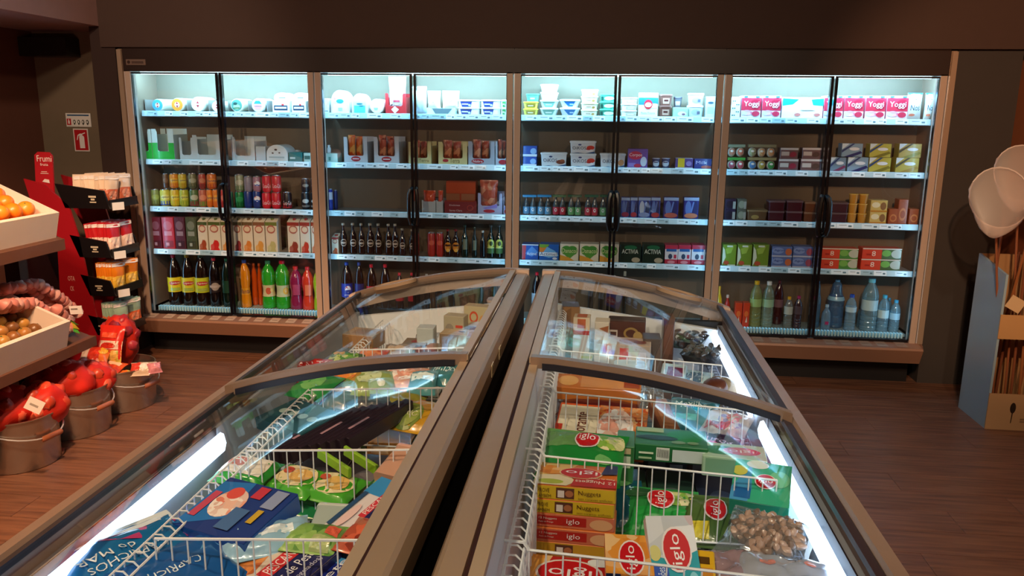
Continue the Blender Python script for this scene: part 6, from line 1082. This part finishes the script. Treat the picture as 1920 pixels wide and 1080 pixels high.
# braids of pink garlic beside the lower crate
bulb = MB(); bulb.lathe([(.006, -.024), (.026, -.016), (.033, 0), (.027, .016), (.012, .027), (.004, .036)], 12); bulb_me = bulb.mesh('bulb', mat('#d8887c', .45, 0, .1, 0, .3)); bulb2 = bulb.mesh('bulb', mat('#e8b0a4', .5, 0, 0, 0, .2))
for b, (pts, lab) in enumerate((([(0, 545), (60, 535), (105, 565), (135, 590)], 'upper braid of pink garlic bulbs beside lower crate'), ([(0, 575), (50, 572), (90, 595), (118, 605)], 'middle braid of pink garlic bulbs beside lower crate'), ([(96, 585), (112, 600), (120, 615), (112, 622)], 'short lower braid of garlic bulbs at board end'))):
    X = (-2.28, -2.2, -2.12)[b]; P3 = [onX(x, y, X) for x, y in pts]; t = empty('garlic_braid', P3[-1]); n = 15 if b < 2 else 6
    cord = MB(); cord.tube([p - P3[-1] for p in P3], .006, 6); cord.build('cord', '#c82c3c', t)
    for i in range(n):
        f_ = i / (n - 1) * 2.999; j = int(f_); p = P3[j].lerp(P3[j + 1], f_ - j) - P3[-1]
        for s_ in (-1, 1):
            o = link('bulb', bulb_me if (i + s_) % 3 else bulb2, t, (p.x + .028 * s_, p.y + random.uniform(-.006, .006), p.z + .01 * s_)); o.rotation_euler = (random.uniform(-.5, .5), .8 * s_, random.uniform(0, 6))
    tag(t, lab, 'garlic', 'braids of pink garlic')
p = onX(143, 581, -2.1); tg = MB(); tg.box((-.032, -.004, -.022), (.032, .0, .022)).box((-.024, -.0055, .004), (.01, -.004, .010), 1); o = tg.build('price_card', ['#f0ece8', '#807870'], None, False); o.location = p; o.rotation_euler = (.1, -.05, .1); tag(o, 'white price card at the end of the garlic braids', 'card', 'white price cards')
lf = MB()
for q in range(3): lf.add([(0, 0, 0), (.03, -.01 + .01 * q, -.005 - .02 * q), (.055, 0, -.03 - .022 * q), (.02, .004, -.028 - .02 * q)], [(0, 1, 2, 3)], q % 2)
o = lf.build('leaf_tag', ['#48a03c', '#c8b838'], None, False); o.location = onX(128, 598, -2.08); tag(o, 'green and yellow paper tag under the price card', 'tag')

# ---- snack display stand
SY = -.62
sd = tag(empty('snack_display', (0, 0, 0)), 'red cardboard snack stand with four black trays beside fridge', 'display stand')
q = lambda x, y, Y=SY: onY(x, y, Y)
side = [(38, 300), (48, 286), (72, 288), (80, 300), (92, 350), (128, 372), (150, 452), (168, 540), (196, 655), (196, 690), (120, 690), (112, 470), (70, 350), (44, 345)]
pp_ = [q(x, y) for x, y in side]
spoly = [q(x, y) for x, y in ((44, 335), (80, 345), (128, 385), (150, 452), (168, 540), (196, 655), (196, 690), (120, 690), (108, 470), (60, 385))]
MB().prism([(p.x, p.z) for p in spoly], SY, SY + .012).build('side_panel', '#a01420', sd, False)
hd = [q(x, y) for x, y in ((42, 292), (48, 286), (70, 287), (76, 294), (80, 366), (45, 352))]
MB().prism([(p.x, p.z) for p in hd], SY + .1, SY + .11).build('header_card', '#b81c28', sd, False)
hx0, hx1, hz0, hz1 = hd[0].x, hd[3].x, hd[5].z, hd[1].z
art([('T', .12, .72, .95, .9, 'Frumi', '#f4e8e4'), ('T', .28, .6, .72, .68, 'fruta', '#f4e8e4'), ('R', .3, .42, .62, .44, '#e8c8c0'), ('R', .25, .37, .7, .39, '#e8c8c0'), ('P', [(.3, .14), (.72, .1), (.7, .2), (.45, .22)], '#f0e0dc')], lambda u, v, k: (hx0 + u * (hx1 - hx0), SY + .1 - EPS * k, hz0 + v * (hz1 - hz0)), sd)
sp = [q(x, y) for x, y in ((112, 372), (128, 372), (160, 690), (120, 690))]
art([('T', .2, .0, .8, .28, 'CK', '#e8b8b4'), ('T', 0, .62, 1.1, .9, 'OTA', '#e8b8b4')], lambda u, v, k: (q(130, 545).x + .04 * u, SY - EPS * k, q(130, 545).z + .10 * v), sd)
MB().box((-2.90, SY + .012, .0), (-2.88, SY + .33, 1.0)).build('back_panel', '#2c1014', sd, False)
fz = [p for p in pp_]
MB().prism([(p.x, p.z) for p in spoly], SY + .33, SY + .342).build('side_panel', '#a01420', sd, False)
rows = ((118, 352, 202, 392, '#e8d0b8', '#c86848', 'white-topped snack packet with red fruit'), (146, 448, 206, 484, '#c01c24', '#f0d0c0', 'red snack packet with white script'), (166, 522, 214, 556, '#e88418', '#f0c040', 'orange snack packet'), (180, 598, 220, 630, '#a8c8b0', '#e87040', 'mint green snack packet with orange patch'))
for t_i, (xa, ya, xb, yb, c, c2, look) in enumerate(rows):
    a = q(xa, ya); b = q(xb, ya); lo = q(xb, yb); x0 = a.x; x1 = b.x; zt = (a.z + b.z) / 2; zb = lo.z
    tr = MB(); tr.prism([(x0 - .05, zt + .02), (x1 - .03, zt - .015), (x1, zb), (x0, zb)], SY + .0, SY + .012)
    tr.prism([(x0 - .05, zt + .02), (x1 - .03, zt - .015), (x1, zb), (x0, zb)], SY + .29, SY + .3); tr.box((x0, SY + .012, zb), (x1, SY + .29, zb + .008)); tr.box((x1 - .012, SY + .012, zb + .008), (x1, SY + .29, zb + .05))
    to = tr.build('tray', '#120c0e', sd, False)
    art([('R', .3, .2, .7, .3, '#c8b8a0'), ('R', .38, .4, .62, .55, '#c8b8a0'), ('R', .25, .62, .72, .78, '#c8b8a0')], lambda u, v, k: (x1 - .15 + .10 * u, SY - EPS * k, zb + .02 + (zt - zb - .05) * v), to)
    pc = MB(); pc.box((0, 0, 0), (.006, .07, .045)).box((-.03, .02, .02), (.0, .05, .028)); o = pc.build('price_card', '#f0ece8', None, False); o.location = (x1 + .003, SY + .02, zb - .01); o.rotation_euler = (0, 0, -.5)
    tag(o, 'white price card clipped to %s tray of snack stand' % ('top', 'second', 'third', 'lowest')[t_i], 'card', 'white price cards')
    n = 8
    for i in range(n):
        for j in range(2):
            w = .10; h = (zt - zb) + (.075 if t_i else .06)
            item('bag', 'snack_packet', look, 'snack', '%s row of %s tray' % (('near', 'far')[j], ('top', 'second', 'third', 'lowest')[t_i]), 'snack packets on the red stand', w, h, .026, (x0 + .03 + (x1 - x0 - .05) * (i + .5) / n, SY + .085 + .13 * j, (zb + .01) + h / 2), dict(c=c, bump=.008, seed=i % 3, n=8, crimp=.1, art_=[('R', 0, .0, 1, .55, c2), ('E', .5, .35, .3, .16, lighten(c2, .3)), ('R', 0, .86, 1, .97, '#f0e8e4')]), rot=(random.uniform(-.1, .1), random.uniform(-.08, .08), PI / 2 - .4 + random.uniform(-.15, .15)), sortx=None)
# ---- fire signs on the back wall
def sign(name, x0, y0, x1, y1, label, bg, a, t=.004):
    A = onY(x0, y0, .345); B = onY(x1, y1, .345); w, h = B.x - A.x, A.z - B.z; r = empty(name, (A.x + w / 2, .346, B.z)); MB().box((-w / 2, -t, 0), (w / 2, 0, h)).build('plate', bg, r, False)
    art(a, flatmap(w, h, -t), r); return tag(r, label, 'sign', 'fire safety signs')
ic = [('R', .03, .12, .2, .6, '#c02028'), ('E', .115, .34, .035, .15, '#f0e8e4'), ('R', .1, .45, .13, .56, '#f0e8e4')]
for u in (.3, .48, .66, .84): ic += [('E', u + .04, .36, .05, .16, '#303028'), ('E', u + .04, .36, .028, .09, '#e8e4dc'), ('R', u + .02, .16, u + .06, .22, '#303028')]
sign('instruction_sign', 123, 212, 172, 238, 'white instruction sign with small pictograms, above red sign', '#e4dcd4', [('R', .06, .8, .94, .9, '#285078')] + ic)
sign('extinguisher_sign', 137, 241, 169, 284, 'red fire extinguisher sign on the wall', '#e8d8d0', [('R', .07, .05, .93, .95, '#b81820'), ('R', .38, .14, .72, .62, '#f0e4e0'), ('E', .55, .62, .17, .09, '#f0e4e0'), ('R', .5, .66, .6, .78, '#f0e4e0'), ('P', [(.36, .72), (.8, .84), (.82, .8), (.4, .68)], '#f0e4e0'), ('P', [(.5, .8), (.3, .72), (.22, .5), (.27, .5), (.35, .68), (.52, .76)], '#f0e4e0')])
dvc = MB(); a_ = onY(60, 78, .34); dvc.box((a_.x, .2, 1.97), (a_.x + .34, .348, 2.09)); o = dvc.build('wall_unit', '#201c1a', None, False); tag(o, 'small dark unit mounted high on the back wall', 'unit')
a_ = onZ(335, 660, 0); rf = MB(); rf.box((-2.47, .044, .05), (-2.36, .049, .09)); o = rf.build('foot_cover', '#384048', FR[0], False)

# ---- steel pails with nets and bags
def pail(x, y, r, h, label):
    t = tag(empty('steel_pail', (x, y, 0)), label, 'pail', 'row of stainless steel pails on the floor')
    MB().lathe([(r * .93, 0), (r * .95, .004), (r * .985, h - .01), (r * 1.02, h - .006), (r * 1.02, h), (r * .985, h), (r * .95, .02), (0.001, .016)], 36, cap1=False).build('bucket', STEEL, t)
    e = MB(); e.box((r * .985, -.02, h - .06), (r * 1.03, .02, h - .02)); e.build('ear', CHROME, t); e = MB(); e.box((-r * 1.03, -.02, h - .06), (-r * .985, .02, h - .02)); e.build('ear', CHROME, t)
    hp = [(r * 1.02 * math.cos(a) , -(r * 1.12) * math.sin(a), h - .04 - .055 * math.sin(a)) for a in [PI * i / 16 for i in range(17)]]
    hd_ = MB(); hd_.tube(hp, .0035, 6); ho = hd_.build('bail', CHROME, t)
    g_ = MB(); c = Vector(hp[8]); g_.tube([c + Vector((-.05, .002, 0)), c + Vector((-.048, 0, 0)), c + Vector((.048, 0, 0)), c + Vector((.05, .002, 0))], .013, 10); g_.build('wooden_grip', '#a8603c', ho)
    t.rotation_euler = (0, 0, 1.4); return t
PX = [(-2.10, -.98), (-2.12, -1.36), (-2.13, -1.75)]
pail(PX[0][0], PX[0][1], .185, .235, 'steel pail farthest away, filled with candy bags'); pail(PX[1][0], PX[1][1], .175, .245, 'middle steel pail heaped with red netted potatoes'); pail(PX[2][0], PX[2][1], .175, .245, 'steel pail nearest the camera, red nets and white tag')
def netbag(x, y, z, rx, ry, rz, label, seed, n=12, c='#f05030'):
    t = empty('net_bag', (x, y, z)); rnd = random.Random(seed); pm_ = [MB().ball((0, 0, 0), (.042, .035, .032), 12, 8, 0, .2, s).mesh('potato', mat(h_, .42, 0, .2, 0, .25)) for s, h_ in ((1, c), (2, lighten(c, .12)), (3, lighten(c, -.15)))]
    for i in range(n):
        ph = i * 2.4; th = math.acos(1 - 1.25 * (i + .5) / n); o = link('potato', pm_[i % 3], t, (rx * .8 * math.sin(th) * math.cos(ph), ry * .8 * math.sin(th) * math.sin(ph), rz * .8 * math.cos(th))); o.rotation_euler = (rnd.uniform(-1, 1), rnd.uniform(-1, 1), rnd.uniform(0, 6)); 
    nb = MB(); nb.ball((0, 0, 0), (rx, ry, rz), 26, 18, 0, .14, seed); nb.build('net', NETTED, t, True, 180)
    return tag(t, label, 'net bag', 'red net bags in the pails')
netbag(-2.14, -1.42, .27, .17, .15, .11, 'red net of potatoes on middle pail, left half', 1, 16); netbag(-2.08, -1.29, .25, .14, .11, .09, 'red net of potatoes on middle pail, farther half', 2, 14)
netbag(-2.17, -1.80, .26, .15, .16, .12, 'red net of potatoes in nearest pail, left half', 3, 16); netbag(-2.05, -1.68, .25, .11, .12, .11, 'red net of potatoes in nearest pail, right half', 4, 12)
netbag(-2.17, -.84, .33, .10, .08, .15, 'dark red net standing up in the far pail', 5, 14, '#b02030')
p = onZ(65, 760, .36); cd = MB(); cd.box((-.035, -.002, -.028), (.035, .002, .028)).box((-.02, -.0032, -.004), (.016, -.002, .004), 1); o = cd.build('price_card', ['#ece4dc', '#a89c90'], None, False); o.location = p; o.rotation_euler = (-.3, .5, .2); tag(o, 'tilted white price card on nearest netted pail', 'card', 'white price cards')
for px, py, z, w, h, yw, tl, c, look, a in ((178, 668, .40, .15, .17, 20, 20, '#e8742c', 'orange candy bag leaning left in far pail', [('R', 0, .2, .3, .9, '#e8d0c0'), ('R', .3, .1, .7, .9, '#d83820'), ('E', .8, .6, .16, .2, '#f0b840')]), (208, 645, .47, .15, .21, -2, 70, '#d82c20', 'tall red candy bag with pale band', [('R', 0, .36, 1, .58, '#f0d8c8'), ('R', .0, .0, 1, .34, 'p:yellowveg'), ('R', .2, .66, .8, .8, '#e85838'), ('E', .5, .45, .3, .08, '#d83828')]),
        (205, 692, .34, .17, .12, -16, 25, '#e05c28', 'orange-red candy bag at pail front', [('R', 0, .3, 1, .6, '#d83820'), ('R', .2, .65, .9, .85, '#f0c8a8'), ('E', .6, .15, .2, .12, '#e8c040')]), (268, 692, .32, .13, .10, 20, 30, '#d8c0a8', 'small white and red bag at pail rim', [('R', 0, .2, .4, .9, '#d84030'), ('E', .6, .5, .2, .3, '#f0ece4')]), (290, 690, .33, .07, .07, 38, 40, '#d88c98', 'pink bag corner hanging over pail rim', []),
        (232, 704, .31, .12, .08, 8, 12, '#d8b030', 'yellow and orange bag sunk in far pail', [('E', .4, .5, .3, .3, '#e87028')])):
    p = onY(px, py, PX[0][1] + (.02 if z > .4 else -.06)); r = item('bag', 'candy_bag', look, 'candy', 'by the snack stand', 'candy bags in the far pail', w, h, .05, (p.x, p.y, p.z), dict(c=c, seed=px, bump=.008, art_=a), rot=(math.radians(-90 + tl), 0, math.radians(yw)))

# ================================================================ right side: cardboard box with insect nets on poles
bx0 = onZ(1845, 803, 0); cx, cy = bx0.x, bx0.y
dbx = tag(empty('display_box', (cx, cy, 0)), 'tall blue-grey sided cardboard display box at right', 'display box')
BW = .42; BD = .32
MB().prism([(0, 0), (BD, 0), (BD, .90), (0, .84)], -.0, .012, 0, 'x').build('side_panel', '#8fa4b0', dbx, False)
MB().prism([(0, 0), (BD, 0), (BD, .90), (0, .84)], BW - .012, BW, 0, 'x').build('side_panel', '#8fa4b0', dbx, False)
MB().box((.012, BD - .012, 0), (BW - .012, BD, .90)).build('back_panel', '#a07850', dbx, False)
fb = MB(); fb.box((.0, -.008, 0), (BW, 0, .20)); fo = fb.build('front_panel', '#b89068', dbx, False)
art([('E', .3, .62, .035, .15, '#2c2018'), ('P', [(.29, .2), (.3, .2), (.31, .6), (.295, .6)], '#2c2018'), ('E', .62, .55, .06, .12, '#2c2018'), ('R', .4, .3, .8, .34, '#8c6c50'), ('R', .4, .24, .7, .27, '#8c6c50')], lambda u, v, k: (u * BW, -.008 - EPS * k, v * .2), fo)
MB().box((.0, -.006, .50), (BW, 0, .63)).build('cross_band', '#b88c5c', dbx, False)
MB().box((.012, .0, .0), (BW - .012, BD - .012, .01)).build('bottom_panel', '#a07850', dbx, False)
pc = MB(); pc.box((-.04, -.003, -.035), (.04, 0, .035)); o = pc.build('price_card', '#c8a880', dbx, False); o.location = (.06, -.01, .69); o.rotation_euler = (0, .5, 0)
NETF = glassy('net_fabric', '#f0e4dc', .5, diffuse=.34, dcol='#f0e0d8', boost=.5)
rnd = random.Random(5)
for i, (hx, hy, hz, r_) in enumerate(((-.16, .05, 1.22, .15), (-.02, .12, 1.34, .14), (.10, -.06, 1.18, .13), (.15, .1, 1.3, .13))):
    t = empty('insect_net', (cx + .08 + .07 * i, cy + .1 + .03 * (i % 3), .012)); fx = Vector((hx - .08 - .07 * i + .1, hy - .1, hz))
    MB().tube([(0, 0, 0), fx * .5 + Vector((.01, 0, 0)), fx - Vector((0, 0, r_))], .006, 7).build('pole', mat('#8c5030', .5, 0, .2), t)
    rg = [fx + Vector((r_ * math.cos(a), r_ * .5 * math.sin(a) * .6, r_ * math.sin(a))) for a in [2 * PI * j / 24 for j in range(25)]]
    MB().tube(rg, .0035, 6).build('hoop', '#d8c8c0', t)
    nm_ = MB(); rings = []
    for q_ in range(7):
        f_ = q_ / 6; rr2 = r_ * (1 - f_ ** 1.8 * .75); off = Vector((-.05 * f_, -.10 * f_, -.16 * f_ ** 1.3))
        rings.append([tuple(fx + off + Vector((rr2 * math.cos(a) * (1 + .06 * math.sin(5 * a + i)), r_ * .3 * math.sin(a) * (1 - f_), rr2 * math.sin(a)))) for a in [2 * PI * j / 24 for j in range(24)]])
    nm_.loft(rings, 0, False, True); nm_.build('mesh_bag', NETF, t, True, 180)
    tag(t, ('white insect net leaning farthest left from the box', 'white insect net behind the leftmost one', 'white insect net in front, third in the box', 'white insect net at the right photo edge')[i], 'net', 'insect nets standing in the box')
for i in range(9):
    x = cx + .04 + .042 * i; t = MB(); lean = rnd.uniform(-.05, .05); t.tube([(x, cy + rnd.uniform(.05, .26), .012), (x + lean, cy + rnd.uniform(.05, .26), rnd.uniform(.9, 1.12))], .007, 7)
    o = t.build('bamboo_pole', mat(['#7c4428', '#94582f', '#6c3820'][i % 3], .5, 0, .2)); ITEMS.append((o, 'thin reddish-brown pole', 'pole', 'in blue-grey display box', 'poles standing in the display box', x, 0, 0))
finish_labels()
